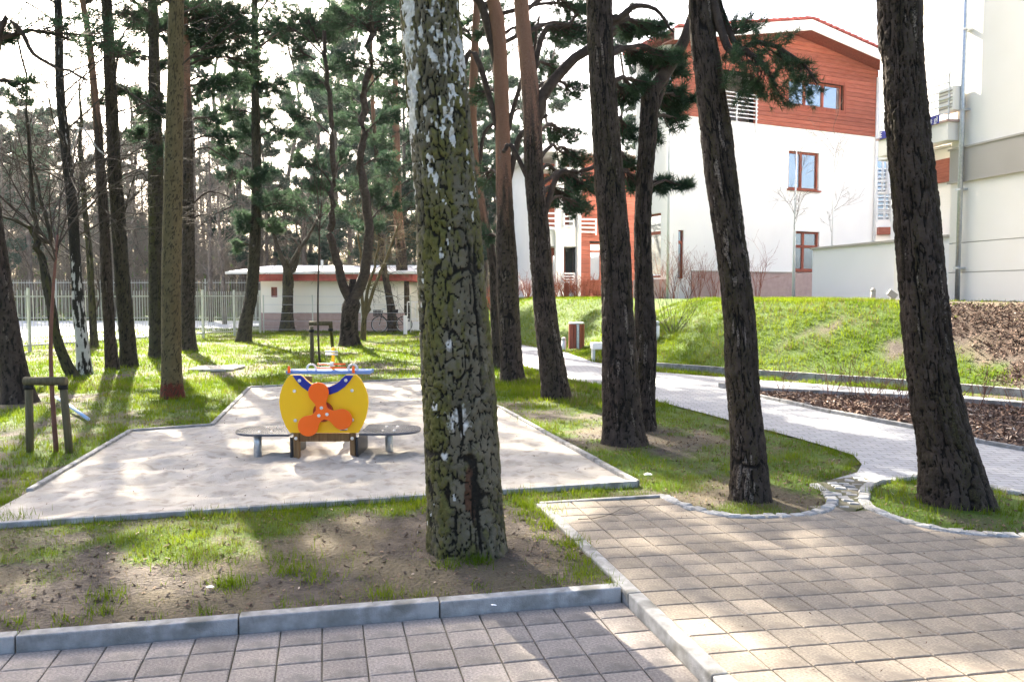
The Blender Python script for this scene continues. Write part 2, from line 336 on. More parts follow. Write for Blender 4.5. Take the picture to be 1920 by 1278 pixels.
def sheet(name, pl, matl, dz, step=.5, kind='structure', bumpf=None, zf=Z, parent=None):
    """a sheet filling a ground polygon: a grid clipped by moving its border vertices onto the outline"""
    import bmesh
    bm = bmesh.new(); vs = [bm.verts.new((p[0], p[1], 0)) for p in pl]; f = bm.faces.new(vs)
    x0, y0 = np.min(pl, 0); x1, y1 = np.max(pl, 0)
    for a, lo, hi in ((0, x0, x1), (1, y0, y1)):
        for c in np.arange(lo + step, hi, step):
            co = (c, 0, 0) if a == 0 else (0, c, 0); no = (1, 0, 0) if a == 0 else (0, 1, 0)
            bmesh.ops.bisect_plane(bm, geom=bm.verts[:] + bm.edges[:] + bm.faces[:], plane_co=co, plane_no=no)
    bm.faces.ensure_lookup_table()
    P = np.array([v.co[:] for v in bm.verts]); z = zf(P[:, 0], P[:, 1]) + dz
    if bumpf is not None: z = z + bumpf(P[:, 0], P[:, 1])
    for v, q in zip(bm.verts, z): v.co.z = q
    for f in bm.faces:
        if f.normal.z < 0: f.normal_flip()
        f.smooth = True
    me = bpy.data.meshes.new(name); bm.to_mesh(me); bm.free(); me.materials.append(m_[matl])
    return link(name, me, parent, kind=kind)
# sand with trodden relief
def sandrelief(x, y):
    d, _ = dseg(x, y, SANDBOX, True)
    return ((fbm(x * 1.3, y * 1.3, 41) - .5) * .07 + (fbm(x * 5.5, y * 5.5, 43, 3) - .5) * .075 + (fbm(x * 12, y * 12, 45, 2) - .5) * .035) * np.minimum(1, d / .4) + .006
sheet('sandpit', SANDBOX, 'sand', 0, .06, bumpf=sandrelief)
sheet('path', PATH, 'path_blocks', .004, .35)
# edging of the sandpit, kerbs: single stones
def stones(name, pts, w, top, depth, length, matl='kerb', closed=False, zf=Z, gap=.006, skip=(), tilt=.004):
    par = thing(name, None, None, kind='structure'); n = len(pts)
    for i in range(n if closed else n - 1):
        if i in skip: continue
        a = np.array(pts[i][:2]); b = np.array(pts[(i + 1) % n][:2]); Ls = np.linalg.norm(b - a); k = max(1, round(Ls / length)); ang = math.atan2(b[1] - a[1], b[0] - a[0])
        mb = MB().box((0, 0, -depth / 2), (Ls / k / 2 - gap / 2, w / 2, depth / 2)); me = mb.mesh('kerb_stone', m_[matl])
        for j in range(k):
            c = a + (b - a) * (j + .5) / k
            z = float(zf(c[0], c[1])) + top; za = float(zf(*(a + (b - a) * j / k))); zb = float(zf(*(a + (b - a) * (j + 1) / k)))
            o = link('kerb_stone', me, par, (c[0], c[1], z + random.uniform(-tilt, tilt))); o.rotation_euler = (random.uniform(-.01, .01), -math.atan2(zb - za, Ls / k), ang + random.uniform(-.004, .004)); bev(o, .008, 2)
    return par
flat = lambda x, y: np.zeros(np.shape(x))
stones('sandpit_edging', SANDBOX, .055, .03, .22, 1.0, closed=True, skip=(7, 8), zf=flat)
a_, b_ = at_z(240, 812), at_z(55, 922)
stones('front_kerb', [xy(-6.0 + UK, VK + .04), xy(UK - .004, VK + .04)], .08, .012, .3, 1.0, zf=flat)
stones('side_kerb', [xy(UK + .04, .2), xy(UK + .04, uv(*at_z(1005, 945))[1])], .08, .010, .3, 1.0, zf=flat)
e0 = gp(1012, 944)[:2]; e1 = gp(1247, 929)[:2]
stones('back_kerb', [e0, e1], .05, .012, .2, .75)
stones('bank_kerb', [p for p in BANK[5:11]], .08, .13, .4, 1.0, zf=lambda x, y: Z(x, y) * 0)
stones('bed_wall', [gp(1350, 727), gp(1430, 737), gp(1700, 751), gp(1920, 768), gp(2150, 798)], .10, .10, .35, 1.0, zf=lambda x, y: Z(x, y) * 0)
stones('bed_kerb', [gp(1425, 745), gp(1560, 775), gp(1640, 790), gp(1720, 805), gp(1835, 830), gp(1920, 845), gp(2150, 880)], .06, .05, .3, .7, zf=lambda x, y: Z(x, y))
def bedz(x, y): return (fbm(x * 2, y * 2, 61) - .3) * .06
sheet('planting_bed', BED, 'mulch', .03, .15, bumpf=bedz)
# pavers
PS = .2
def pavers(name, matl, cells, zf, bedpoly, beddz):
    """cells: (u,v) centres sorted nearest first; single stones up to 300, the rest joined"""
    bed = sheet(name, bedpoly, 'paving_bed', beddz, .5, zf=zf)
    variants = []
    for k in range(4):
        h = PS / 2 - .0025 - k * .0004; c = .006
        v = [(sx * (h - q), sy * (h - q), z) for q, z in ((0, -.05), (0, -.004), (c, 0)) for sx, sy in ((-1, -1), (1, -1), (1, 1), (-1, 1))]
        f = [(0, 1, 5, 4), (1, 2, 6, 5), (2, 3, 7, 6), (3, 0, 4, 7), (4, 5, 9, 8), (5, 6, 10, 9), (6, 7, 11, 10), (7, 4, 8, 11), (8, 9, 10, 11)]
        variants.append((v, f, MB().add(v, f).mesh('paver', m_[matl])))
    rest = MB()
    for i, (u, v) in enumerate(cells):
        x, y = xy(u, v); z = float(zf(x, y)) + random.uniform(-.0014, .0014)
        ex = (float(zf(*xy(u + .1, v))) - float(zf(*xy(u - .1, v)))) / .2
        rx, ry = random.uniform(-.004, .004), -ex + random.uniform(-.004, .004); rz = -ANG + random.uniform(-.008, .008)
        k = random.randrange(4)
        if i < 300:
            o = link('paver', variants[k][2], bed, (x, y, z)); o.rotation_euler = (rx, ry, rz)
        else:
            R = np.array(Matrix.Rotation(rz, 3, 'Z') @ Matrix.Rotation(ry, 3, 'Y')); rest.add(np.array(variants[k][0]) @ R.T + np.array((x, y, z)), variants[k][1])
    if rest.n: part('pavers', rest, m_[matl], bed, kind='stuff')
low = lambda x, y: np.full(np.shape(x), -.065)
uu, vv = np.meshgrid(UK - .10 - PS * np.arange(20), VK - .11 - PS * np.arange(14)); cells = sorted(zip(uu.ravel(), vv.ravel()), key=lambda c: (abs(c[0] + .3) + abs(c[1] - 2.9)))
lp = [xy(UK - 4.0, VK - 2.8), xy(UK, VK - 2.8), xy(UK, VK), xy(UK - 4.0, VK)]
pavers('front_pavement', 'paver_grey', cells, low, lp, -.012)
uu, vv = np.meshgrid(UK + .08 + PS / 2 + PS * np.arange(46), uv(*e0)[1] + .9 - PS * np.arange(30)); uu = uu.ravel(); vv = vv.ravel()
px_, py_ = xy(uu, vv); ok = inpoly(px_, py_, RIGHTPAVE)
cells = sorted([(a, b) for a, b, k in zip(uu, vv, ok) if k], key=lambda c: abs(c[0] - 2.2) * .7 + abs(c[1] - 3.9))
pavers('side_pavement', 'paver_beige', cells, lambda x, y: Z(x, y) + .006, RIGHTPAVE, -.010)
# granite setts: rows along the tree islands and the little crossing
sett_par = thing('sett_border', None, None, kind='structure')
def sett_mesh(seed):
    r = random.Random(seed); v = []
    for z, q in ((-.08, 1), (-.012, 1), (0, .8)):
        for sx, sy in ((-1, -1), (1, -1), (1, 1), (-1, 1)): v.append((sx * .052 * q * r.uniform(.82, 1.05), sy * .046 * q * r.uniform(.82, 1.08), z + (r.uniform(-.005, .004) if z > -.05 else 0)))
    f = [(0, 1, 5, 4), (1, 2, 6, 5), (2, 3, 7, 6), (3, 0, 4, 7), (4, 5, 9, 8), (5, 6, 10, 9), (6, 7, 11, 10), (7, 4, 8, 11), (8, 9, 10, 11)]
    return MB().add(v, f).mesh('sett', m_['granite'])
SM = [sett_mesh(i) for i in range(7)]
def sett(x, y, ang, dz=.018):
    o = link('sett', random.choice(SM), sett_par, (x, y, float(Z(x, y)) + dz + random.uniform(-.005, .005))); o.rotation_euler = (random.uniform(-.06, .06), random.uniform(-.06, .06), ang + random.uniform(-.14, .14))
def sett_row(pts, step=.108, rows=1):
    pts = [np.array(p[:2]) for p in pts]
    for a, b in zip(pts[:-1], pts[1:]):
        L_ = np.linalg.norm(b - a); k = max(1, round(L_ / step)); ang = math.atan2(*(b - a)[::-1])
        for j in range(k):
            c = a + (b - a) * (j + .5) / k; sett(c[0], c[1], ang)
def spl(pts, n):
    pts = np.array(pts, float); t = np.arange(len(pts)); q = np.linspace(0, len(pts) - 1, n); i = np.clip(np.floor(q).astype(int), 0, len(pts) - 2); f = (q - i)[:, None]
    P = lambda k: pts[np.clip(k, 0, len(pts) - 1)]
    p0, p1, p2, p3 = P(i - 1), P(i), P(i + 1), P(i + 2)
    return .5 * (2 * p1 + (p2 - p0) * f + (2 * p0 - 5 * p1 + 4 * p2 - p3) * f ** 2 + (3 * p1 - p0 - 3 * p2 + p3) * f ** 3)
sett_row(spl([gp(*p)[:2] for p in ((1247, 932), (1262, 941), (1300, 954), (1345, 965), (1400, 970), (1470, 968), (1535, 961), (1556, 950), (1560, 936), (1545, 921), (1525, 908))], 30))
sett_row(spl([gp(*p)[:2] for p in ((1642, 903), (1622, 918), (1626, 948), (1680, 972), (1750, 991), (1830, 1002), (1920, 1006), (2250, 1018), (3000, 1040))], 44))
sett_row(spl([gp(*p)[:2] for p in ((1642, 903), (1700, 896), (1760, 892), (1860, 912), (1920, 925), (2100, 935))], 20))
xs = np.array(SETTS); 
for gx in np.arange(xs[:, 0].min(), xs[:, 0].max(), .112):
    for gy in np.arange(xs[:, 1].min(), xs[:, 1].max(), .105):
        if inpoly(gx, gy, SETTS) and dseg(gx, gy, SETTS, True)[0] > .07: sett(gx + random.uniform(-.012, .012), gy + random.uniform(-.012, .012), -.2, .008)
sheet('crossing', SETTS, 'paving_bed', .002, .3)
# road beyond the fence
road_pl = [(-60, 28), (-14.9, 27.6), (-12.7, 34.2), (-13.2, 38.0), (-13.2, 43), (-3, 46), (-1, 52), (-60, 52)]
sheet('road', road_pl, 'road', .01, 4, zf=flat)
# ================================================================ TREES
def needles(P, D, L=.11, w=.011, K=18, spread=.9):
    """K thin needle blades round each tuft point P, leaning along D"""
    n = len(P); r = rng.normal(size=(n, K, 3)); r /= np.linalg.norm(r, axis=2)[:, :, None] + 1e-9
    d = D[:, None, :] * (1 - spread * .55) + r * spread; d /= np.linalg.norm(d, axis=2)[:, :, None] + 1e-9
    ln = L * rng.uniform(.6, 1.25, (n, K, 1)); side = np.cross(d, rng.normal(size=(n, K, 3))); side /= np.linalg.norm(side, axis=2)[:, :, None] + 1e-9
    b = P[:, None, :] + D[:, None, :] * rng.uniform(-.5, .5, (n, K, 1)) * L
    Vt = np.stack([b - side * w / 2, b + side * w / 2, b + d * ln], 2).reshape(-1, 3)
    return Vt
DENS = 1.2
class Crown:
    def __init__(s): s.br = MB(); s.nv = []
    def limb(s, pts, r0, r1, n=14, sides=6, wob=.03):
        c = spl(pts, n); k = rng.normal(size=c.shape) * wob * np.linspace(0, 1, n)[:, None] * (np.linalg.norm(c[-1] - c[0]) * .5); c = c + k
        s.br.tube(c, np.linspace(r0, r1, n), sides); return c
    def blob(s, c, limb, rad, ntw, tl=.11, nw=.011, K=16, tufts=5, tr=.006):
        """twigs reach from the limb into an ellipsoid round c and carry needle tufts"""
        c = np.array(c); rad = np.array(rad); P = []; D = []
        m = len(limb)
        for _ in range(int(ntw * DENS)):
            q = rng.normal(size=3); q = q / np.linalg.norm(q) * rng.uniform(.25, 1) ** .6; e = c + q * rad
            j = np.argmin(np.linalg.norm(limb - e, axis=1)); j = max(int(j * rng.uniform(.55, 1)), int(m * .3)); b = limb[min(j, m - 1)]
            mid = (b + e) / 2 + rng.normal(size=3) * .08 * np.linalg.norm(e - b) + np.array((0, 0, -.04))
            t = np.linspace(0, 1, 4)[:, None]; tw = (1 - t) ** 2 * b + 2 * t * (1 - t) * mid + t * t * e
            s.br.tube(tw, np.linspace(tr * 1.8, tr * .6, 4), 3, False)
            d = (e - mid); d /= np.linalg.norm(d) + 1e-9
            for k in range(tufts):
                f = rng.uniform(.5, 1.03); p = b * (1 - f) ** 2 + 2 * f * (1 - f) * mid + f * f * e + rng.normal(size=3) * .10 * rad.mean() * .5
                P.append(p); D.append(d + np.array((0, 0, .25)))
        P = np.array(P); D = np.array(D); D /= np.linalg.norm(D, axis=1)[:, None]
        s.nv.append(needles(P, D, tl, nw, K))
    def build(s, parent, barkm, leafm):
        if s.br.n: part('branches', s.br, barkm, parent, True, kind='stuff')
        if s.nv:
            Vt = np.concatenate(s.nv); Vt = Vt - np.array(parent.location)
            link('crown', fast_mesh('crown', Vt, np.arange(len(Vt)).reshape(-1, 3), leafm, 3), parent)
def twigs(cr, p, d, L, r, lev, up=.15, spread=.6, kids=(3, 5), minr=.0025):
    """bare branching"""
    d = d / np.linalg.norm(d); n = 5; pts = [p]; q = p.copy(); dd = d.copy()
    for i in range(n - 1):
        dd = dd + rng.normal(size=3) * .13 + np.array((0, 0, up * .3)); dd /= np.linalg.norm(dd); q = q + dd * L / (n - 1); pts.append(q)
    pts = np.array(pts); cr.br.tube(pts, np.linspace(r, max(r * .45, minr), n), 5 if lev > 1 else 3, False)
    if lev <= 0: return
    for _ in range(rng.integers(*kids)):
        t = rng.uniform(.3, 1); i = min(int(t * (n - 1)), n - 2); b = pts[i] + (pts[i + 1] - pts[i]) * (t * (n - 1) - i)
        nd = dd + rng.normal(size=3) * spread + np.array((0, 0, up)); twigs(cr, b, nd, L * rng.uniform(.45, .75), max(r * .5, minr), lev - 1, up, spread, kids, minr)
TREES = {}
def trunk_tree(name, label, path, bark, H, rtop=.05, sides=40, step=.03, style='pine', depth=None, amp=.019, cellw=.04, cellh=.26, orange=99., patchf=None, group=None, cat='tree', lean=0.0, flare=.38, moss=.4, seed=1):
    """path: pixels (x, y, width) from the foot upward; the foot's row gives the distance"""
    x0, y0, w0 = path[0]
    g = gp(x0, y0); d = depth if depth else g[1]; r0 = w0 / 2 * d / F; d = d + r0 * .7
    P = np.array([at_d(p[0], p[1], d) for p in path]); R = np.array([p[2] / 2 * d / F for p in path])
    zb = float(Z(P[0][0], d)) - .12; P[0][2] = zb
    if P[-1][2] < H:
        k = (P[-1] - P[-2]) / max(.3, (P[-1][2] - P[-2][2])); n = 4
        for i in range(1, n + 1):
            zz = P[-1][2] if i == 1 else P[-1][2]
            dz = (H - P[len(path) - 1][2]) / n; kk = k * .7 ** i
            P = np.vstack([P, P[-1] + np.array((kk[0] * dz + rng.normal() * .05, kk[1] * dz + rng.normal() * .08, dz))]); R = np.append(R, R[len(path) - 1] + (rtop - R[len(path) - 1]) * i / n)
    P[:, 1] += lean * (P[:, 2] - zb)
    dens = spl(np.column_stack([P, R]), 400); zc = dens[:, 2]; o_ = np.argsort(zc); dens = dens[o_]; zc = dens[:, 2]
    ztop_vis = min(P[-1][2], EYE + d * (HOR + 60) / F)
    zs = np.concatenate([np.arange(zb, ztop_vis, step), np.arange(ztop_vis, P[-1][2], .2), [P[-1][2]]])
    cx = np.interp(zs, zc, dens[:, 0]); cy = np.interp(zs, zc, dens[:, 1]); rr = np.maximum(np.interp(zs, zc, dens[:, 3]), .012)
    rr = rr * (1 + flare * np.exp(-(zs - zb) / .12))
    th = np.arange(sides) * 2 * math.pi / sides; TH, ZZ = np.meshgrid(th, zs)
    pu = max(5, int(2 * math.pi * r0 / cellw)); uu = TH / (2 * math.pi) * pu; vv = (ZZ - zb) / cellh
    wx = vnoise(uu * .9, vv * 1.1, seed + 3, None); 
    seam = np.cos(TH * 1) * 0
    wu = uu + (vnoise(np.cos(TH) * 6 + 20, (ZZ - zb) * 9 + np.sin(TH) * 6, seed + 4) - .5) * 1.5; wv = vv + (vnoise(np.cos(TH) * 7 + 40, np.sin(TH) * 7 + (ZZ - zb) * 6, seed + 6) - .5) * 1.4
    e, rid = worley(wu, wv, seed, pu)
    e2, _ = worley(wu * 2.0 + .3 * wv, wv * 1.7, seed + 40, pu * 2); e = np.minimum(e * (.75 + .8 * vnoise(np.cos(TH) * 4 + 2, np.sin(TH) * 4 + (ZZ - zb) * 5, seed + 21)), e2 * 1.2 + .16)
    fur = np.abs(vnoise(uu * .55 + .8 * vnoise(np.cos(TH) * 3 + 7, np.sin(TH) * 3 + (ZZ - zb) * 2.2, seed + 60), vv * .30, seed + 61, max(2, int(pu * .55))) - .5); e = np.minimum(e, fur * 4.6 + .02)
    plate = smooth(.03, .17, e) * .8 + smooth(.1, .6, e) * .2; lowf = vnoise(np.cos(TH) * 1.6 + 9, np.sin(TH) * 1.6 + (ZZ - zb) * 1.3, seed + 8) - .5
    lobes = (np.cos(TH * 5 + seed) * .07 + np.cos(TH * 3 + seed * 2) * .05) * np.exp(-(ZZ - zb) / .25)
    fade = 1 if orange > 90 else 1 - .75 * smooth(orange - 1.2, orange + .6, ZZ)
    a = amp * min(1.0, r0 / .15) * fade
    fine = (vnoise(TH * sides / 6.2832 * .5, (ZZ - zb) / step * .35, seed + 51, max(2, int(sides * .5))) - .5) + .6 * (vnoise(TH * sides / 6.2832 * .25, (ZZ - zb) / step * .12, seed + 52, max(2, int(sides * .25))) - .5)
    RR = rr[:, None] * (1 + lowf * .12 + lobes) + a * (plate - .6) * (.6 + .8 * rid) + a * .45 * fine
    X = cx[:, None] + RR * np.cos(TH); Y = cy[:, None] + RR * np.sin(TH)
    m, n = X.shape; idx = np.arange(m * n).reshape(m, n); nx = np.roll(idx, -1, 1)
    q = np.stack([idx[:-1], nx[:-1], nx[1:], idx[1:]], -1).reshape(-1, 4)
    base = np.array((cx[4], cy[4], float(Z(cx[4], cy[4]))))
    root = thing(name, label, cat, base, group)
    crack = (1 - smooth(.02, .20, e)) * (fade if orange < 90 else 1)
    at = dict(crack=crack * .95, moss=np.clip(.15 + moss * (.9 * vnoise(np.cos(TH) * 1.6 + 3, np.sin(TH) * 1.6 + (ZZ - zb) * .8, seed + 12) + .5 * vnoise(np.cos(TH) * 7 + 3, np.sin(TH) * 7 + (ZZ - zb) * 4, seed + 13) + .4 * rid - .55), 0, .95), var=rid ** 2 * .9)
    at['tint'] = smooth(orange - 1.0, orange + 1.2, ZZ + (vnoise(np.cos(TH) * 3, np.sin(TH) * 3 + ZZ * 2, seed + 14) - .5) * 1.2)
    at['patch'] = np.zeros_like(ZZ) + .0; at['rust'] = np.zeros_like(ZZ)
    if patchf: patchf(at, TH, ZZ - zb - .12, X, Y, rid, e)
    if bark == 'bark_pine' and not patchf: at['patch'] = .55 * (rid > .86) * plate * smooth(.5, .7, vnoise(np.cos(TH) * 5, np.sin(TH) * 5 + ZZ * 2, seed + 30))
    V3 = np.stack([X, Y, np.broadcast_to(ZZ, X.shape)], -1).reshape(-1, 3) - base
    link('trunk', fast_mesh('trunk', V3, q, m_[bark], 4, True, at), root)
    root['d'] = d
    ctr = lambda z: np.array((np.interp(z, zs, cx), np.interp(z, zs, cy), z)); rad = lambda z: float(np.interp(z, zs, rr))
    TREES[name] = (root, ctr, rad, d)
    return root, ctr, rad, d
class WCrown(Crown):
    """crown in world coordinates, moved into its tree's frame when built"""
    def build(s, parent, barkm, leafm):
        off = np.array(parent.location)
        if s.br.n:
            s.br.v = [v - off for v in s.br.v]
        Crown.build(s, parent, barkm, leafm)
def px_limb(cr, T, z0, pts, r0, r1, dd=None, n=16):
    root, ctr, rad, d = T; dd = dd or [0] * len(pts)
    P = [ctr(z0)] + [at_d(p[0], p[1], d + q) for p, q in zip(pts, dd)]
    tmp = Crown(); c = tmp.limb(np.array(P), r0, r1, n, 8, .015); tmp.br.v = [v - np.array(root.location) for v in tmp.br.v]
    part('limb', tmp.br, root.children[0].data.materials[0] if root.children else OB, root, True); return c
def px_blob(cr, T, z0, p, rpx, ntw, dd=0., via=None, r0=.04, tl=.11, nw=.012, K=16, tufts=5):
    """a leafy limb from the trunk at height z0 to the place seen at pixel p"""
    root, ctr, rad, d = T; c = at_d(p[0], p[1], d + dd); b = ctr(z0); pts = [b]
    if via: pts += [at_d(v[0], v[1], d + dd * (i + 1) / (len(via) + 1)) for i, v in enumerate(via)]
    else: pts += [(b * .55 + c * .45) + np.array((0, 0, .12 * np.linalg.norm(c - b)))]
    pts += [c]; L_ = cr.limb(np.array(pts), r0, .012, 14, 6, .03)
    s = (d + dd) / F; cr.blob(c, L_, (rpx[0] * s, max(rpx[0], rpx[1]) * s * .8, rpx[1] * s), ntw, tl, nw, K, tufts)
def auto_crown(cr, T, h0, h1, R, nb, ntw, tl=.12, nw=.014, K=14, tufts=5, flat=.45):
    root, ctr, rad, d = T
    for i in range(nb):
        f = (i + rng.uniform(0, 1)) / nb; h = h0 + (h1 - h0) * f; a = rng.uniform(0, 2 * math.pi); rr = R * (1 - .55 * f) * rng.uniform(.45, 1.0)
        b = ctr(h - rng.uniform(.2, .6)); c = np.array((b[0] + math.cos(a) * rr, b[1] + math.sin(a) * rr, h + rng.uniform(0, .7)))
        L_ = cr.limb(np.array([b, (b + c) / 2 + np.array((0, 0, .1 * rr)), c]), max(.02, .05 * (1 - f)), .01, 9, 5, .04)
        s = R * .36 * rng.uniform(.8, 1.25); cr.blob(c, L_, (s, s, s * flat), ntw, tl, nw, K, tufts)
PB, OB = m_['bark_pine'], m_['twig']
NEE = m_['needles']
# ---- the big birch beside the pavement
def birch_patch(at, TH, zz, X, Y, rid, e):
    st = vnoise(TH * 2.4 + 11, zz * 4.2, 77) * .42 + vnoise(TH * 6 + 5, zz * 13, 78) * .38 + vnoise(TH * 15 + 5, zz * 42, 79) * .30
    thr = .94 - .30 * smooth(1.2, 3.0, zz) - .06 * np.cos(TH - 3.7); at['patch'] = smooth(thr - .02, thr + .04, st); at['crack'] *= (1 - .8 * at['patch'])
    d1 = np.exp(-((TH - 4.60) / .10) ** 2 - ((zz - 1.30) / .03) ** 2) + np.exp(-((TH - 4.28) / .10) ** 2 - ((zz - .62) / .025) ** 2) + .8 * np.exp(-((TH - 4.75) / .3) ** 2 - ((zz - .82) / .10) ** 2) * (rid > .4)
    at['patch'] = np.clip(at['patch'] + d1 * 1.1, 0, 1)
    hole = np.exp(-((TH - 4.78) / .05) ** 4 - ((zz - .86) / .09) ** 4); at['crack'] = np.clip(at['crack'] + hole * 1.3, 0, 1.2); at['patch'] *= 1 - hole
    at['rust'] = smooth(.35, .7, np.exp(-((TH - 4.95) / .20) ** 2 - ((zz - .40) / .20) ** 2) * (.6 + .8 * vnoise(TH * 9, zz * 14, 5)))
T = trunk_tree('birch_tree', 'thick mossy birch trunk with white patches and a slit-like knot hole at the pavement corner', [(878, 1040, 152), (872, 960, 142), (867, 850, 138), (858, 700, 132), (848, 560, 124), (840, 400, 118), (826, 250, 113), (812, 100, 108), (804, 0, 105)], 'bark_birch', 13, .06, 150, .011, patchf=birch_patch, amp=.019, cellw=.05, cellh=.10, flare=.05, seed=4, moss=.8)
cr = WCrown()
for k in range(16):
    z = 5.5 + k * .45; a = rng.uniform(0, 6.28); twigs(cr, T[1](z), np.array((math.cos(a), math.sin(a), .7)), 2.2, .035, 3, .05, .6, (3, 5))
cr.build(T[0], OB, NEE)
# ---- pines of the right-hand strip
T2b = trunk_tree('slender_pine', 'slender pine with orange upper bark close behind another pine by the path', [(935, 692, 22), (930, 600, 20), (925, 500, 17), (912, 430, 16), (893, 330, 17), (886, 230, 16), (890, 100, 14), (894, 0, 12)], 'bark_pine', 12, .04, 36, .05, orange=3.2, cellw=.04, seed=11)
T2 = trunk_tree('forked_pine', 'orange-barked pine forking high up, standing between the big birch and the path', [(960, 714, 44), (957, 640, 40), (950, 500, 40), (946, 400, 32), (943, 250, 27), (938, 120, 26), (932, 40, 27), (925, 0, 24)], 'bark_pine', 13, .05, 56, .03, orange=3.5, cellw=.05, seed=12)
cr = WCrown()
px_limb(cr, T2, 5.6, [(906, 18), (885, -15), (860, -80)], .09, .05); px_limb(cr, T2, 4.3, [(975, 160), (1000, 100), (1010, 30)], .05, .02)
px_limb(cr, T2, 3.35, [(970, 268), (990, 240), (1025, 215)], .07, .03); px_limb(cr, T2, 4.3, [(890, 100), (862, 150), (850, 170)], .06, .04)
for p, r, n in (((900, 180), (45, 28), 22), ((905, 330), (34, 40), 26), ((1000, 60), (40, 30), 18), ((905, 440), (30, 30), 16), ((905, 60), (36, 26), 14)): px_blob(cr, T2, EYE + (HOR - p[1] - 20) / F * T2[3], p, r, n, rng.uniform(.3, 2.5))
auto_crown(cr, T2, 6.4, 13, 3.7, 18, 26); cr.build(T2[0], PB, NEE)
cr = WCrown(); px_limb(cr, T2b, 3.8, [(905, 260), (935, 225), (975, 205)], .05, .02); auto_crown(cr, T2b, 6.6, 12.5, 3.4, 14, 24); cr.build(T2b[0], PB, NEE)
T3 = trunk_tree('curved_pine', 'gently curved pine with a thick side branch, between path and sandpit corner', [(1045, 748, 54), (1036, 690, 48), (1026, 620, 42), (1015, 500, 38), (1010, 420, 36), (1002, 330, 34), (998, 220, 33), (990, 130, 31), (982, 60, 27), (977, 0, 26)], 'bark_pine', 13, .05, 72, .024, orange=4.4, cellw=.05, seed=13)
cr = WCrown()
px_limb(cr, T3, 3.95, [(1015, 185), (1045, 145), (1078, 108), (1130, 75), (1180, 30)], .10, .06)
px_limb(cr, T3, 3.1, [(960, 275), (945, 285)], .04, .03); px_limb(cr, T3, 4.7, [(1020, 60), (1060, 50), (1085, 25)], .05, .02); px_limb(cr, T3, 2.5, [(1045, 330), (1090, 322), (1130, 305)], .05, .03)
for p, r, n, dd in (((1065, 60), (40, 25), 22, 1), ((1085, 20), (45, 28), 26, 1.5), ((1062, 255), (45, 22), 26, 2), ((1080, 300), (48, 24), 28, 2.2), ((1060, 375), (55, 22), 34, 2.4), ((1090, 392), (36, 22), 20, 2.0), ((1040, 130), (30, 18), 10, 1), ((1075, 170), (36, 20), 18, 1.6), ((1100, 345), (40, 22), 28, 1.8), ((1050, 330), (30, 16), 16, 2.0), ((1095, 60), (34, 22), 18, .9)): px_blob(cr, T3, EYE + (HOR - p[1] - 15) / F * T3[3], p, r, n, dd)
auto_crown(cr, T3, 6.8, 13, 3.2, 14, 24); cr.build(T3[0], PB, NEE)
T4 = trunk_tree('stout_pine', 'stout dark pine pressed against a bent neighbour on the grass strip', [(1172, 832, 80), (1166, 760, 70), (1162, 680, 64), (1158, 580, 58), (1155, 480, 57), (1147, 380, 54), (1138, 270, 51), (1130, 150, 47), (1124, 0, 46)], 'bark_pine', 14, .06, 110, .016, orange=8, seed=14)
cr = WCrown(); px_limb(cr, T4, 4.6, [(1160, 35), (1190, 12), (1230, 20), (1262, 62)], .05, .012)
for p, r, n, dd in (((1190, 60), (32, 20), 18, .8), ((1205, 110), (40, 16), 18, 1.0), ((1180, 250), (30, 22), 16, 1.6), ((1190, 345), (28, 22), 14, 1.4), ((1230, 55), (36, 20), 16, .5), ((1175, 180), (30, 20), 18, 1.2), ((1215, 165), (34, 20), 18, .9), ((1260, 110), (34, 18), 18, .8), ((1180, 310), (26, 20), 16, 1.3)): px_blob(cr, T4, EYE + (HOR - p[1] - 10) / F * T4[3], p, r, n, dd)
auto_crown(cr, T4, 7, 14, 2.8, 10, 20); cr.build(T4[0], PB, NEE)
T5 = trunk_tree('bent_pine', 'bent pine with a cut-off top and one limb leaning right, touching its stout neighbour', [(1206, 806, 48), (1206, 740, 44), (1210, 640, 42), (1208, 540, 34), (1205, 440, 30), (1209, 340, 30), (1216, 230, 32), (1219, 160, 30)], 'bark_pine', EYE + (HOR - 158) / F * 8.9, .085, 90, .02, orange=5.0, seed=15)
cr = WCrown(); L5 = px_limb(cr, T5, EYE + (HOR - 190) / F * T5[3], [(1238, 150), (1268, 100), (1292, 50), (1320, -60)], .085, .055)
for p, r, n, dd in (((1255, 175), (42, 24), 26, .6), ((1232, 130), (30, 16), 14, .8), ((1252, 205), (36, 20), 16, .9), ((1245, 345), (28, 16), 18, .4), ((1285, 350), (22, 9), 8, .5), ((1228, 260), (14, 26), 8, .5), ((1278, 130), (26, 18), 14, .6), ((1288, 190), (30, 18), 16, .7), ((1270, 230), (24, 18), 10, .8)): px_blob(cr, T5, EYE + (HOR - min(p[1] + 10, 400)) / F * T5[3], p, r, n, dd, r0=.02)
px_blob(cr, T5, 3.5, (1430, -200), (60, 30), 14, .5); cr.build(T5[0], PB, NEE)
def scar6(at, TH, zz, X, Y, rid, e):
    at['patch'] = .5 * (rid > .88) + np.exp(-((TH - 4.7) / .12) ** 2 - ((zz - 1.32) / .10) ** 2) * .8
T6 = trunk_tree('leaning_pine', 'dark leaning pine on the sett-edged tip beside the side pavement', [(1407, 938, 70), (1403, 850, 64), (1396, 760, 58), (1390, 690, 60), (1388, 620, 56), (1378, 520, 54), (1364, 420, 54), (1352, 330, 56), (1340, 230, 54), (1326, 120, 48), (1314, 0, 44)], 'bark_pine', 13, .06, 120, .014, orange=8, patchf=scar6, seed=16)
cr = WCrown()
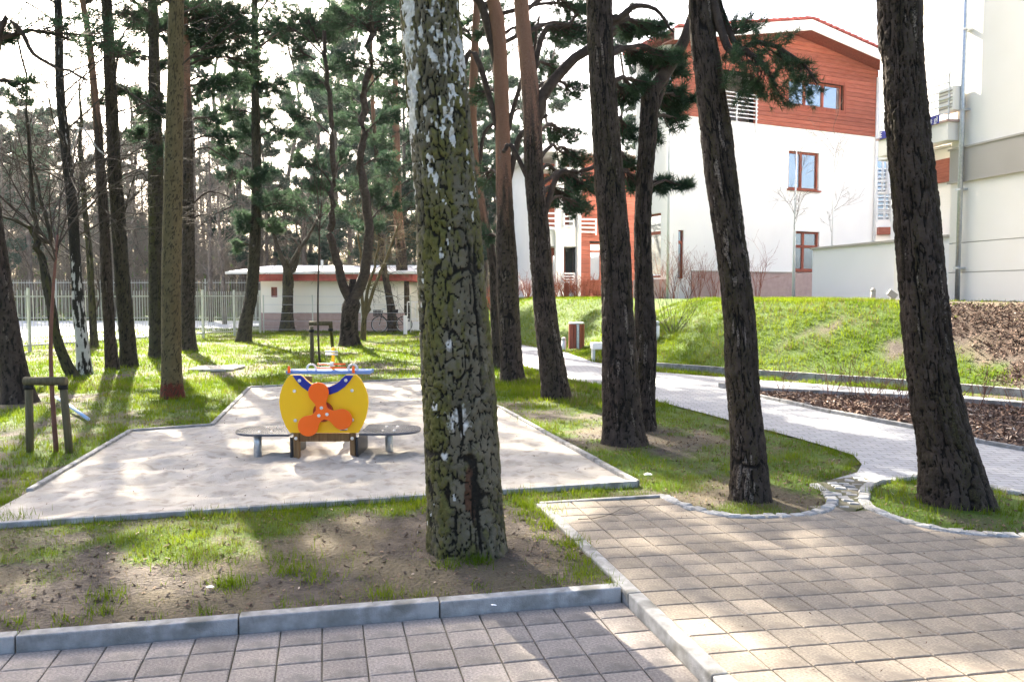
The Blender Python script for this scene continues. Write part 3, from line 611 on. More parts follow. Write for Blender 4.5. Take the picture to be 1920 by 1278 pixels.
HL = px_limb(cr, T6, 4.35, [(1360, 82), (1395, 92), (1430, 120), (1452, 148)], .04, .010, [-.1, -.2, -.3, -.3]); HM = px_limb(cr, T6, 4.4, [(1375, 78), (1420, 78), (1470, 95), (1510, 125), (1530, 160)], .03, .006, [0, -.1, -.2, -.3, -.4])
for p, r, n, L_ in (((1405, 105), (26, 14), 9, HL), ((1425, 140), (28, 20), 12, HL), ((1452, 175), (26, 22), 13, HL), ((1400, 165), (20, 24), 8, HL), ((1470, 200), (20, 12), 7, HL), ((1440, 90), (30, 12), 9, HM), ((1480, 118), (28, 18), 12, HM), ((1512, 150), (24, 22), 13, HM), ((1500, 195), (20, 14), 8, HM), ((1462, 65), (26, 8), 5, HM), ((1528, 185), (10, 10), 4, HM), ((1395, 200), (14, 18), 5, HL), ((1378, 112), (22, 16), 11, HL), ((1390, 75), (28, 12), 10, HM), ((1372, 150), (16, 22), 9, HL), ((1420, 175), (24, 16), 9, HL), ((1480, 165), (26, 16), 10, HM)):
    c = at_d(p[0], p[1], T6[3] - .25); s_ = T6[3] / F; cr.blob(c, L_, (r[0] * s_ * 1.2, .28, r[1] * s_ * 1.2), max(3, int(n * .62)), .06, .0045, 20, 6, .0025)
px_blob(cr, T6, 4.9, (1400, 38), (44, 12), 10, 0, via=[(1345, 50)], r0=.012, tl=.065, nw=.006)
auto_crown(cr, T6, 7.2, 13, 2.5, 8, 20); cr.build(T6[0], PB, NEE)
T7 = trunk_tree('furrowed_pine', 'thick leaning pine with deep furrows on the small grass island', [(1800, 952, 124), (1790, 900, 112), (1772, 820, 96), (1754, 740, 88), (1742, 660, 82), (1732, 560, 80), (1722, 450, 78), (1712, 340, 76), (1702, 250, 72), (1694, 120, 70), (1687, 0, 76)], 'bark_pine', 13, .07, 150, .011, orange=9, amp=.024, cellw=.052, cellh=.34, seed=17)
cr = WCrown(); auto_crown(cr, T7, 6.8, 13, 2.6, 8, 20); cr.build(T7[0], PB, NEE)
# ---- added pine hidden behind the birch trunk, its crown shades the path
T = trunk_tree('added_shade_pine', 'added tall pine hidden behind the big birch to shade the path', [(852, 642, 34), (848, 560, 28), (842, 400, 25), (836, 200, 22), (832, 0, 20)], 'bark_pine', 17, .05, 36, .08, orange=5, seed=19)
cr = WCrown(); auto_crown(cr, T, 7.5, 17, 3.5, 22, 28, .17, .022); cr.build(T[0], PB, NEE)
# ---- trees of the left lawn
def wound(at, TH, zz, X, Y, rid, e): at['tint'] = smooth(.34, .12, zz + .10 * (vnoise(np.cos(TH) * 4, np.sin(TH) * 4 + zz, 6) - .5))
T = trunk_tree('smooth_tree', 'straight olive-barked trunk with a red stained foot on the lawn left of the sandpit', [(324, 748, 42), (322, 700, 37), (321, 600, 35), (322, 450, 34), (326, 300, 32), (329, 150, 28), (331, 0, 26)], 'bark_olive', 13, .05, 56, .03, amp=.004, cellw=.03, cellh=.03, patchf=wound, seed=21)
cr = WCrown()
for k in range(18):
    z = 5.5 + k * .4; a = rng.uniform(0, 6.28); twigs(cr, T[1](z), np.array((math.cos(a), math.sin(a), .6)), 2.4, .035, 3, .05, .6, (3, 5))
twigs(cr, T[1](5.0), np.array((.8, -.1, .5)), 1.3, .015, 2); twigs(cr, T[1](4.2), np.array((-.8, .1, .6)), 1.3, .015, 2)
cr.build(T[0], OB, NEE)
T = trunk_tree('leftmost_pine', 'dark furrowed pine leaning away behind the staked sapling', [(38, 755, 62), (24, 690, 48), (10, 600, 42), (-2, 520, 38), (-18, 400, 36), (-45, 200, 32)], 'bark_pine', 12, .05, 60, .03, seed=22)
cr = WCrown(); auto_crown(cr, T, 5.5, 13, 3.2, 14, 26)
px_limb(cr, T, 3.2, [(0, 55), (40, 60), (62, 100), (110, 128), (165, 148)], .05, .015)
px_blob(cr, T, 5.0, (12, 60), (40, 36), 16, .5); px_blob(cr, T, 4.6, (45, 160), (34, 46), 14, 1.0); cr.build(T[0], PB, NEE)
T = trunk_tree('white_birch', 'black and white birch trunk joined at the foot with a leaning stem', [(160, 702, 28), (155, 650, 24), (150, 600, 22), (146, 560, 20), (141, 480, 18), (135, 380, 18), (122, 270, 17), (112, 150, 15), (108, 0, 13)], 'bark_white', 12, .04, 40, .035, amp=.006, cellw=.09, cellh=.09, seed=23, flare=.6, patchf=lambda at, TH, zz, X, Y, rid, e: at.__setitem__('crack', np.clip(smooth(.42, .62, vnoise(TH * 2.5, zz * 5, 3) * .6 + vnoise(TH * 6, zz * 14, 4) * .4 + .35 * smooth(1.3, 2.4, zz)), 0, 1)))
cr = WCrown()
for k in range(26):
    z = 2.4 + k * .35; a = rng.uniform(0, 6.28); twigs(cr, T[1](z), np.array((math.cos(a), math.sin(a), .6)), 1.8, .02, 3, -.02, .6, (3, 5), .003)
px_limb(cr, T, 4.2, [(150, 240), (180, 275), (195, 290)], .02, .015)
cr.build(T[0], OB, NEE)
T = trunk_tree('leaning_tree', 'leaning greenish stem rising from the foot of the white birch', [(146, 708, 26), (124, 680, 20), (106, 630, 17), (95, 570, 16), (88, 530, 16), (78, 480, 12)], 'bark_dark', 2.9, .05, 30, .05, seed=24, moss=.9)
cr = WCrown()
for pts in ([(60, 430), (30, 415), (-10, 400)], [(70, 440), (60, 360), (52, 250), (45, 140), (30, 60)], [(95, 450), (75, 360), (60, 300)]):
    L_ = px_limb(cr, T, 2.75, pts, .055, .015)
    for k in (5, 8, 11, 13, 15): twigs(cr, L_[k], rng.normal(size=3) * .6 + np.array((0, 0, .5)), 1.3, .012, 2, .05, .7, (3, 6), .003)
cr.build(T[0], OB, NEE)
T5l = trunk_tree('thin_pine', 'thin reddish pine leaning beside a darker pine on the left lawn', [(212, 692, 24), (205, 620, 20), (199, 500, 19), (194, 400, 17), (188, 300, 15), (178, 180, 13), (165, 60, 11), (155, 0, 10)], 'bark_pine', 14, .04, 36, .05, orange=5.5, seed=25)
T6l = trunk_tree('dark_pine', 'dark straight pine with mossy bark casting a long shadow on the left lawn', [(243, 687, 32), (238, 620, 28), (229, 520, 26), (223, 430, 25), (214, 300, 22), (207, 150, 20), (200, 0, 17)], 'bark_dark', 15.5, .05, 44, .04, seed=26, moss=.4)
T7l = trunk_tree('mossy_pine', 'mossy dark pine half hidden behind the smooth olive trunk', [(298, 672, 36), (296, 600, 30), (294, 480, 28), (292, 350, 27), (290, 200, 22), (288, 60, 18), (287, 0, 16)], 'bark_dark', 16.5, .05, 44, .04, seed=27, moss=.8)
T8l = trunk_tree('double_foot_pine', 'reddish dark pine just right of the smooth olive trunk', [(352, 658, 34), (352, 600, 25), (353, 480, 24), (352, 380, 22), (350, 250, 20), (346, 100, 18), (343, 0, 16)], 'bark_pine', 17, .05, 40, .04, orange=7.0, seed=28)
def crown_px(T, lst, auto, z_off=12, mbark=OB, **k):
    cr = WCrown()
    for p, r, n, dd in lst: px_blob(cr, T, EYE + (HOR - p[1] - z_off) / F * T[3], p, r, n, dd, **k)
    if auto: auto_crown(cr, T, *auto)
    return cr
cr = crown_px(T5l, [((200, 85), (40, 16), 14, .4)], (8, 14, 2.6, 10, 24, .14, .018), tl=.13, nw=.015); 
for k in range(14): twigs(cr, T5l[1](2.6 + k * .4), np.array((rng.normal(), rng.normal() * .5, .35)), 1.6, .013, 3, .0, .6, (3, 5), .003)
cr.build(T5l[0], OB, NEE)
cr = crown_px(T6l, [((232, 95), (42, 16), 22, -.3), ((215, 170), (26, 14), 12, .2), ((180, 190), (20, 14), 8, .3), ((255, 30), (34, 28), 18, .5)], (8.4, 15.5, 3.0, 14, 26, .14, .018), tl=.13, nw=.015)
for k in range(16): twigs(cr, T6l[1](2.6 + k * .38), np.array((rng.normal(), rng.normal() * .5, .35)), 1.7, .014, 3, .0, .6, (3, 5), .003)
px_limb(cr, T6l, 5.6, [(222, 90), (232, 65), (242, 40)], .03, .012); px_limb(cr, T6l, 2.9, [(255, 325), (285, 350)], .02, .008)
for z in (3, 3.6, 4.2, 4.9, 5.6, 6.4): twigs(cr, T6l[1](z), np.array((rng.choice((-1, 1)), .1, .4)), 1.5, .014, 2, .0, .6, (3, 5), .003)
cr.build(T6l[0], OB, NEE)
cr = crown_px(T7l, [((280, 215), (32, 40), 40, -.4), ((262, 180), (28, 18), 22, -.3), ((288, 290), (22, 28), 18, -.3), ((270, 40), (34, 36), 40, .4), ((300, 200), (24, 30), 26, -.2), ((320, 60), (30, 30), 30, .5), ((255, 250), (24, 18), 20, .1), ((300, 120), (26, 26), 16, .3), ((250, 110), (24, 16), 14, .4)], (8.6, 16.5, 3.2, 16, 28, .14, .018), tl=.13, nw=.016); cr.build(T7l[0], OB, NEE)
cr = crown_px(T8l, [((390, 40), (50, 36), 52, .6), ((430, 90), (46, 30), 44, .8), ((395, 110), (34, 22), 26, .6), ((372, 180), (24, 26), 14, .5), ((400, 225), (34, 26), 22, .9), ((440, 150), (40, 26), 34, 1.0), ((470, 30), (36, 24), 20, 1.2), ((380, 70), (46, 30), 50, .2), ((420, 20), (50, 28), 50, .9), ((450, 60), (46, 30), 50, .3), ((410, 160), (40, 26), 40, .4), ((480, 120), (40, 28), 36, .8), ((372, 20), (36, 26), 30, .4), ((430, 260), (34, 18), 20, .6)], (8.4, 17, 3.3, 18, 28, .14, .018), tl=.14, nw=.017)
for pts, z in (([(365, 285), (390, 278), (430, 300)], 5.2), ([(365, 380), (390, 360), (420, 365), (440, 375)], 4.0), ([(370, 405), (410, 398), (445, 380)], 3.6)):
    L_ = px_limb(cr, T8l, z, pts, .035, .012)
    for k in (6, 9, 12, 15): twigs(cr, L_[k], rng.normal(size=3) * .5 + np.array((.2, 0, .3)), .9, .01, 2, .05, .7, (3, 5), .003)
cr.build(T8l[0], OB, NEE)
T9l = trunk_tree('young_mossy_tree', 'thin mossy green trunk between the fence and the white birch', [(177, 652, 16), (174, 600, 13), (171, 540, 12), (168, 480, 11), (160, 400, 9), (152, 300, 8)], 'bark_dark', 8, .02, 24, .08, seed=29, moss=1.2)
cr = WCrown(); twigs(cr, T9l[1](1.0), np.array((.5, 0, .8)), 1.2, .03, 2)
for k in range(14): twigs(cr, T9l[1](2.5 + k * .4), np.array((rng.normal(), rng.normal(), .7)), 1.8, .02, 3, .03, .6, (3, 5), .004)
cr.build(T9l[0], OB, NEE)
T10 = trunk_tree('slanting_pine', 'dark slanting pine before the low flat-roofed building', [(456, 641, 30), (462, 600, 25), (470, 560, 23), (476, 500, 21), (479, 430, 20), (481, 350, 18), (480, 250, 15), (478, 150, 13)], 'bark_dark', 18.5, .04, 36, .06, seed=30, moss=.3)
cr = crown_px(T10, [((478, 330), (36, 20), 32, -.4), ((455, 250), (36, 26), 36, .2), ((430, 210), (36, 26), 34, .2), ((500, 215), (36, 26), 26, .5), ((470, 160), (46, 30), 40, .3), ((520, 375), (52, 26), 44, -.2), ((560, 385), (40, 24), 26, .3), ((452, 415), (20, 26), 26, -.3), ((446, 455), (9, 22), 12, -.3), ((475, 90), (44, 30), 30, .5), ((500, 320), (30, 22), 18, .2), ((520, 160), (44, 28), 40, .6), ((540, 250), (40, 24), 30, .5), ((430, 330), (30, 20), 20, .2), ((520, 60), (44, 28), 34, .8), ((420, 290), (34, 22), 26, .1), ((510, 420), (34, 20), 24, .1)], (9.6, 18.5, 3.4, 18, 28, .17, .022), tl=.16, nw=.02); cr.build(T10[0], OB, NEE)
T11 = trunk_tree('short_tree', 'short forked bare tree standing right against the low building', [(538, 622, 32), (539, 590, 22), (540, 550, 19), (540, 525, 20), (538, 500, 14)], 'bark_dark', 3.2, .1, 32, .06, seed=31, moss=.7)
cr = WCrown()
for pts in ([(525, 475), (515, 445), (505, 410), (495, 380)], [(552, 505), (560, 475), (566, 450)], [(560, 470), (580, 440), (600, 400)]):
    L_ = px_limb(cr, T11, 2.6, pts, .13, .03)
    for k in (6, 8, 10, 12, 14, 15): twigs(cr, L_[k], rng.normal(size=3) * .6 + np.array((0, 0, .6)), 1.7, .02, 3, .05, .7, (3, 5), .004)
cr.build(T11[0], OB, NEE)
T12 = trunk_tree('y_shaped_pine', 'pine splitting low into two curved stems like a Y on the sunny lawn', [(657, 649, 40), (655, 620, 34), (656, 590, 32), (659, 572, 34), (660, 562, 26)], 'bark_pine', 2.1, .16, 40, .04, orange=9, seed=32, moss=.2)
cr = WCrown()
La = px_limb(cr, T12, 1.35, [(643, 535), (634, 495), (625, 455), (620, 410), (627, 340), (622, 240), (612, 150), (605, 60)], .16, .06, n=30); Lb = px_limb(cr, T12, 1.4, [(680, 525), (689, 470), (692, 400), (678, 320), (680, 240), (690, 150), (694, 60), (690, -40), (686, -200), (684, -340)], .19, .05, n=40)
for p, r, n, dd, L_ in (((560, 215), (50, 26), 30, 1, La), ((590, 150), (46, 22), 26, 1.4, La), ((600, 60), (60, 30), 36, 1.5, La), ((570, 300), (46, 22), 30, .6, La), ((640, 290), (30, 18), 14, 1, La), ((650, 120), (46, 22), 26, .6, Lb), ((730, 130), (40, 24), 22, .6, Lb), ((735, 215), (36, 22), 26, .4, Lb), ((715, 60), (50, 26), 30, 1, Lb), ((665, 210), (30, 20), 12, 1.5, Lb), ((730, 300), (34, 22), 18, .6, Lb), ((640, 20), (60, 26), 30, .8, Lb), ((545, 90), (40, 26), 22, 1.2, La), ((520, 40), (40, 24), 22, 1.6, La), ((600, 350), (46, 22), 26, .4, La), ((700, 350), (40, 22), 22, .8, Lb), ((740, 380), (40, 24), 24, .9, Lb), ((690, 420), (50, 18), 20, 1.4, Lb), ((560, 20), (50, 24), 26, 1.0, La)):
    c = at_d(p[0], p[1], T12[3] + dd); j = np.argmin(np.linalg.norm(L_ - c, axis=1)); b = L_[max(8, j - 2)]
    q = cr.limb(np.array([b, (b + c) / 2 + np.array((0, 0, .15)), c]), .035, .012, 10, 5, .03); s = T12[3] / F
    cr.blob(c, q, (r[0] * s, r[0] * s * .8, r[1] * s), n, .16, .02, 14, 5)
for z in range(28):
    f = z / 27; b0 = Lb[27 + int(f * 12)]; aa = rng.uniform(0, 6.28); rr = rng.uniform(.6, 3.6) * (1 - .4 * f); c = b0 + np.array((math.cos(aa) * rr, math.sin(aa) * rr, .5)); q = cr.limb(np.array([b0, (b0 + c) / 2 + (0, 0, .1), c]), .04, .01, 8, 5); cr.blob(c, q, (1.25, 1.25, .55), 28, .17, .022, 14)
cr.build(T12[0], m_['bark_pine'], NEE)
T13 = trunk_tree('multi_stem_tree', 'slim yellowish several-stemmed young tree beside the Y-shaped pine', [(680, 638, 12), (682, 610, 10), (684, 590, 9)], 'bark_olive', 1.5, .06, 20, .08, amp=.002, seed=33)
cr = WCrown()
for pts in ([(700, 545), (715, 505), (730, 470), (745, 420)], [(690, 540), (703, 500), (712, 450)], [(678, 545), (677, 500), (672, 440)]):
    L_ = px_limb(cr, T13, .7, pts, .07, .03)
    for k in (5, 8, 10, 12, 14, 15): twigs(cr, L_[k], rng.normal(size=3) * .5 + np.array((0, 0, .6)), 1.3, .016, 3, .05, .7, (3, 5), .004)
cr.build(T13[0], m_['bark_olive'], NEE)
for i, (p, lab) in enumerate((([(738, 622, 22), (734, 580, 16), (727, 540, 13), (718, 490, 12), (712, 420, 10)], 'dark leaning trunk beside the bicycle at the end of the low building'), ([(757, 620, 30), (756, 580, 26), (755, 540, 24), (752, 480, 20), (745, 380, 17), (742, 250, 14)], 'broad reddish trunk near the white railing at the end of the low building'))):
    T = trunk_tree('corner_pine', lab, p, 'bark_pine', 15, .04, 28, .08, orange=4 if i else 9, seed=34 + i, group='pines at the end of the low building')
    cr = WCrown(); auto_crown(cr, T, 5, 15, 2.8, 16, 24, .18, .024, 12)
    for k in range(8): twigs(cr, T[1](2.4 + k * .4), np.array((rng.normal(), rng.normal(), .5)), 1.4, .016, 2, .0, .6, (3, 5), .004)
    cr.build(T[0], OB, NEE)
# ---- saplings tied to stakes
def sapling(px, stakes, bar, lab, tip):
    g = gp(*px[0]); d = g[1]; t = thing('sapling', lab, 'sapling', g); off = np.array(g)
    mb = MB(); P = np.array([at_d(*p, d) for p in px]); P[0][2] = g[2] - .05; mb.tube(spl(P, 14) - off, np.linspace(.026, .012, 14), 8); part('trunk', mb, m_['twig_bed'] if tip else m_['twig'], t, True)
    cr = WCrown()
    for k in range(9): twigs(cr, P[-1] + (P[-2] - P[-1]) * rng.uniform(0, .6), np.array((rng.normal() * .6, rng.normal() * .6, .8)), 1.1, .009, 2, .1, .5, (3, 5), .0025)
    cr.build(t, m_['twig'], NEE); return d
def stake_frame(stakes, bar, lab, rr):
    d = gp(*stakes[0][1])[1]; base = gp(*stakes[0][1]); t = thing('tree_stakes', lab, 'tree stakes', base); off = np.array(base)
    for (top, bot) in stakes:
        a = at_d(*top, d); b = gp(*bot); b[2] -= .1; part('stake', MB().tube(np.array([b, (a + b) / 2, a]) - off, rr, 10), m_['stake_wood'], t, True)
    a, b = at_d(*bar[0], d - .03), at_d(*bar[1], d - .03); part('crossbar', MB().tube(np.array([a, (a + b) / 2, b]) - off, rr * 1.15, 10), m_['stake_wood'], t, True)
    for (top, bot) in stakes[:2]:
        a = at_d(top[0], top[1] + 8, d); part('tie', MB().tube(np.array([a - (0, .0, .03), a, a + (0, 0, .03)]) - off, rr * 1.3, 8), m_['rubber'], t, True)
sapling([(106, 846), (98, 740), (95, 640), (100, 540), (108, 440)], None, None, 'thin reddish sapling tied between two short stakes on the left lawn', True)
stake_frame([((54, 716), (56, 846)), ((118, 716), (131, 846))], ((46, 714), (124, 714)), 'pair of round wooden stakes with a crossbar round the reddish sapling', .038)
sapling([(601, 694), (597, 640), (596, 560), (598, 480), (600, 400)], None, None, 'thin dark sapling tied between stakes behind the toy aeroplane', False)
stake_frame([((584, 612), (586, 684)), ((620, 610), (624, 650))], ((580, 606), (623, 606)), 'pair of wooden stakes with a crossbar round the dark sapling', .045)
# ================================================================ BUILDINGS
class Plane:
    """an upright wall plane: s along it, t out of it (towards the viewer), z up"""
    def __init__(s, O, ang, root=None):
        s.O = np.array(O, float); s.e = np.array((math.cos(ang), math.sin(ang))); s.n = np.array((math.sin(ang), -math.cos(ang))); s.root = root; s.ang = ang
    def pix(s, px, py, t=0.):
        r = ray(px, py); o = s.O[:2] + s.n * t; k = np.dot(o, s.n) / np.dot(r[:2], s.n); p = r * k; return float(np.dot(p[:2] - s.O[:2], s.e)), float(EYE + p[2])
    def P(s, a, t, z): q = s.O[:2] + s.e * a + s.n * t; return np.array((q[0], q[1], z))
    def box(s, mb, s0, s1, z0, z1, t0, t1):
        v = [s.P(a, t, z) - s.off for a in (s0, s1) for t in (t0, t1) for z in (z0, z1)]
        return mb.add(v, [(0, 1, 3, 2), (4, 6, 7, 5), (0, 4, 5, 1), (2, 3, 7, 6), (0, 2, 6, 4), (1, 5, 7, 3)])
    @property
    def off(s): return np.array(s.root.location) if s.root else np.zeros(3)
    def holed(s, mb, s0, s1, z0, z1, holes, depth=.3):
        ss = sorted({s0, s1, *[h[0] for h in holes], *[h[1] for h in holes]}); zs = sorted({z0, z1, *[h[2] for h in holes], *[h[3] for h in holes]})
        for a, b in zip(ss[:-1], ss[1:]):
            for c, d in zip(zs[:-1], zs[1:]):
                m = ((a + b) / 2, (c + d) / 2)
                if any(h[0] < m[0] < h[1] and h[2] < m[1] < h[3] for h in holes): continue
                mb.add([s.P(a, 0, c) - s.off, s.P(b, 0, c) - s.off, s.P(b, 0, d) - s.off, s.P(a, 0, d) - s.off], [(0, 1, 2, 3)])
        for h in holes:
            a, b, c, d = h; q = [(a, c), (b, c), (b, d), (a, d)]
            for i in range(4):
                (x0, y0), (x1, y1) = q[i], q[(i + 1) % 4]
                mb.add([s.P(x0, 0, y0) - s.off, s.P(x1, 0, y1) - s.off, s.P(x1, -depth, y1) - s.off, s.P(x0, -depth, y0) - s.off], [(0, 1, 2, 3)])
        return mb
def window(pl, root, h, fr=.09, mull=(), trans=(), depth=.14, frame_m='wood_brown', glass_m='glass', casing=None, curtain=False):
    a, b, c, d = h; w = thing_part('window', root)
    mb = MB()
    for x0, x1, y0, y1 in ((a, a + fr, c, d), (b - fr, b, c, d), (a + fr, b - fr, c, c + fr), (a + fr, b - fr, d - fr, d)): pl.box(mb, x0 + .004, x1 - .004 if x1 == b else x1, y0 + .004, y1 - .004, -depth, -depth + .07)
    for f in mull: x = a + (b - a) * f; pl.box(mb, x - .05, x + .05, c + fr, d - fr, -depth + .003, -depth + .06)
    for f in trans: y = c + (d - c) * f; pl.box(mb, a + fr, b - fr, y - .05, y + .05, -depth + .002, -depth + .062)
    me = mb.mesh('window', m_[frame_m]); o = link('window', me, root)
    xs_ = [a + fr] + [a + (b - a) * f for f in mull] + [b - fr]; ys_ = [c + fr] + [c + (d - c) * f for f in trans] + [d - fr]
    for x0, x1 in zip(xs_[:-1], xs_[1:]):
        for y0, y1 in zip(ys_[:-1], ys_[1:]): part('pane', pl.box(MB(), x0, x1, y0, y1, -depth + .015, -depth + .02), m_[glass_m], o)
    if curtain: part('curtain', pl.box(MB(), a + fr, b - fr, c + fr, d - fr, -depth - .09, -depth - .07), m_['curtain'], o)
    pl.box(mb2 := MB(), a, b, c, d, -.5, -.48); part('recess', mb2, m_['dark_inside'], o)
    if casing:
        mb = MB(); k = casing
        for x0, x1, y0, y1 in ((a - k, a, c - k, d + k), (b, b + k, c - k, d + k), (a, b, c - k, c), (a, b, d, d + k)): pl.box(mb, x0, x1, y0, y1, .003, .05)
        part('casing', mb, m_['wood_brown'], o)
    return o
def thing_part(n, r): return None
def hole(pl, x0, y0, x1, y1, t=0.):
    a = pl.pix(x0, y0, t); b = pl.pix(x1, y1, t); return (a[0], b[0], b[1], a[1])
# ---- gabled house: white walls, red boarded top storey
HA = math.atan2(.4327, .9015); O = at_d(1500, HOR, 31.0)
hroot = thing('gabled_house', 'white three-storey house with red boarded gable above the grass bank', 'house', (O[0], O[1], 1.5))
H = Plane(O, HA, hroot)
sL, sR = H.pix(1256, 400)[0], H.pix(1640, 400)[0]; zbase = 1.2
zw0 = H.pix(1500, 241)[1]                                           # underside of the boards
sRidge = H.pix(1492, 60)[0]; zRidge = H.pix(1492, 66)[1]; zEr = H.pix(1640, 131)[1]; zEl = zRidge - (zRidge - zEr) / (sR - sRidge) * (sRidge - sL)
w1 = hole(H, 1479, 282, 1535, 358); w0 = hole(H, 1489, 433, 1535, 508); wt = hole(H, 1272, 431, 1281, 522); wtop = hole(H, 1478, 146, 1580, 208); logg = hole(H, 1340, 132, 1413, 232)
zpl = H.pix(1430, 509)[1]
part('wall', H.holed(MB(), sL, sR, zbase, zw0, [w1, w0, wt], .3), m_['white_wall'], hroot)
# plinth stones: a proud band
part('plinth', H.box(MB(), H.pix(1295, 540)[0], sR, zbase, zpl - .04, .003, .06), m_['pink_plinth'], hroot)
part('plinth_cap', H.box(MB(), H.pix(1295, 540)[0], w0[0], zpl - .04, zpl, .003, .09), m_['grey_wall'], hroot)
# boards
nb = 0; zz = zw0; bh = .155
def gz(s): return zRidge - abs(s - sRidge) * (zRidge - zEr) / (sR - sRidge)
BP = Plane(H.P(0, -.04, 0), HA, hroot); mbk = BP.holed(MB(), sL, sR, zw0, min(zEr, zEl), [wtop, (max(sL, logg[0]), logg[1], logg[2], min(logg[3], zEr, zEl))], .2)
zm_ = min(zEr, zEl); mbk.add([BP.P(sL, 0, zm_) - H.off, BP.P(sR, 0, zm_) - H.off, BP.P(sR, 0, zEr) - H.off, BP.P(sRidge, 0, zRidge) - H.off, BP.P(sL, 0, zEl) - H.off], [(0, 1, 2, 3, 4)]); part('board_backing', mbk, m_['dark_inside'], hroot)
while zz < zRidge - .05:
    zt = min(zz + bh - .012, zRidge - .03); slope = (zRidge - zEr) / (sR - sRidge)
    a0 = max(sL, sRidge - (zRidge - zt) / slope); a1 = min(sR, sRidge + (zRidge - zt) / slope)
    iv = [(a0, a1)]
    for h in (wtop, logg):
        if zt > h[2] and zz < h[3]:
            nx = []
            for (p, q) in iv:
                if h[0] > p: nx.append((p, min(q, h[0])))
                if h[1] < q: nx.append((max(p, h[1]), q))
            iv = nx
    for p, q in iv:
        if q - p > .1:
            pb = max(sL, sRidge - (zRidge - zz) / slope) if p == a0 else p; qb_ = min(sR, sRidge + (zRidge - zz) / slope) if q == a1 else q; tt = .035 + random.uniform(0, .004)
            v = [H.P(x_, t_, z_) - H.off for lo, hi, z_ in ((pb, qb_, zz), (p, q, zt)) for x_ in (lo, hi) for t_ in (-.02, tt)]
            part('board', MB().add(v, [(0, 2, 3, 1), (4, 5, 7, 6), (1, 3, 7, 5), (0, 4, 6, 2), (0, 1, 5, 4), (2, 6, 7, 3)]), m_['wood_red'], hroot)
    zz += bh
window(H, hroot, wtop, .07, (.33, .66), (), .16, 'wood_brown', casing=.12); window(H, hroot, w1, .08, (.45,), (), .14); window(H, hroot, w0, .08, (.42,), (.62,), .14); window(H, hroot, wt, .04, (), (.75,), .12)
# window sills
for h in (w1, w0): part('sill', H.box(MB(), h[0] - .06, h[1] + .06, h[2] - .05, h[2], .003, .08), m_['wood_brown'], hroot)
# loggia
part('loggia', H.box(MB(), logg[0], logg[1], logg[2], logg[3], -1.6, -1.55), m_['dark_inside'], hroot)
mb = MB()
rl = H.pix(1345, 172)[1]
for k in range(7): z = logg[2] + .12 + k * (rl - logg[2] - .12) / 6; H.box(mb, logg[0] - .1, logg[1] + .1, z, z + .035, .08, .11)
for s in np.linspace(logg[0], logg[1], 3): H.box(mb, s - .025, s + .025, logg[2] - .35, rl, .115, .15)
part('railing', mb, m_['metal_light'], hroot)
# side wall to the left, recedes
G = Plane(H.P(sL, 0, 0), HA + math.pi / 2 , hroot)
G.n = -H.e.copy(); G.e = H.n * -1.0
gl = abs(G.pix(1190, 500)[0])
gw = [G.pix(1246, 430)[0], G.pix(1233, 430)[0]]
hz = (H.pix(1256, 435)[1], H.pix(1256, 515)[1])
hs = sorted(gw); hs = (max(.3, hs[0]), max(1.2, hs[1]))
ghole = (hs[0] + .2, hs[1] + .3, zbase + 1.0, zbase + 3.2)
part('side_wall', G.holed(MB(), 0, gl, zbase, zEl + .1, [ghole], .3), m_['white_wall'], hroot)
window(G, hroot, ghole, .07, (), (.7,), .14)
part('plinth', G.box(MB(), 0, gl, zbase, zpl - .3, .003, .06), m_['pink_plinth'], hroot)
part('back_wall', H.box(MB(), sL + .05, sR - .02, zbase, zEr - .1, -gl, -gl + .1), m_['white_wall'], hroot)
# right side wall
part('side_wall', H.box(MB(), sR - .02, sR, zbase, zEr, -gl, -.01), m_['white_wall'], hroot)
# downpipes
for px, t in ((1250, .10), (1637, .08)):
    s_ = H.pix(px, 400)[0]; part('downpipe', MB().tube(np.array([H.P(s_, t, zbase), H.P(s_, t, 6), H.P(s_, t, (zEl if px < 1300 else zEr) - .3)]) - H.off, .05, 10), m_['metal_light'], hroot, True)
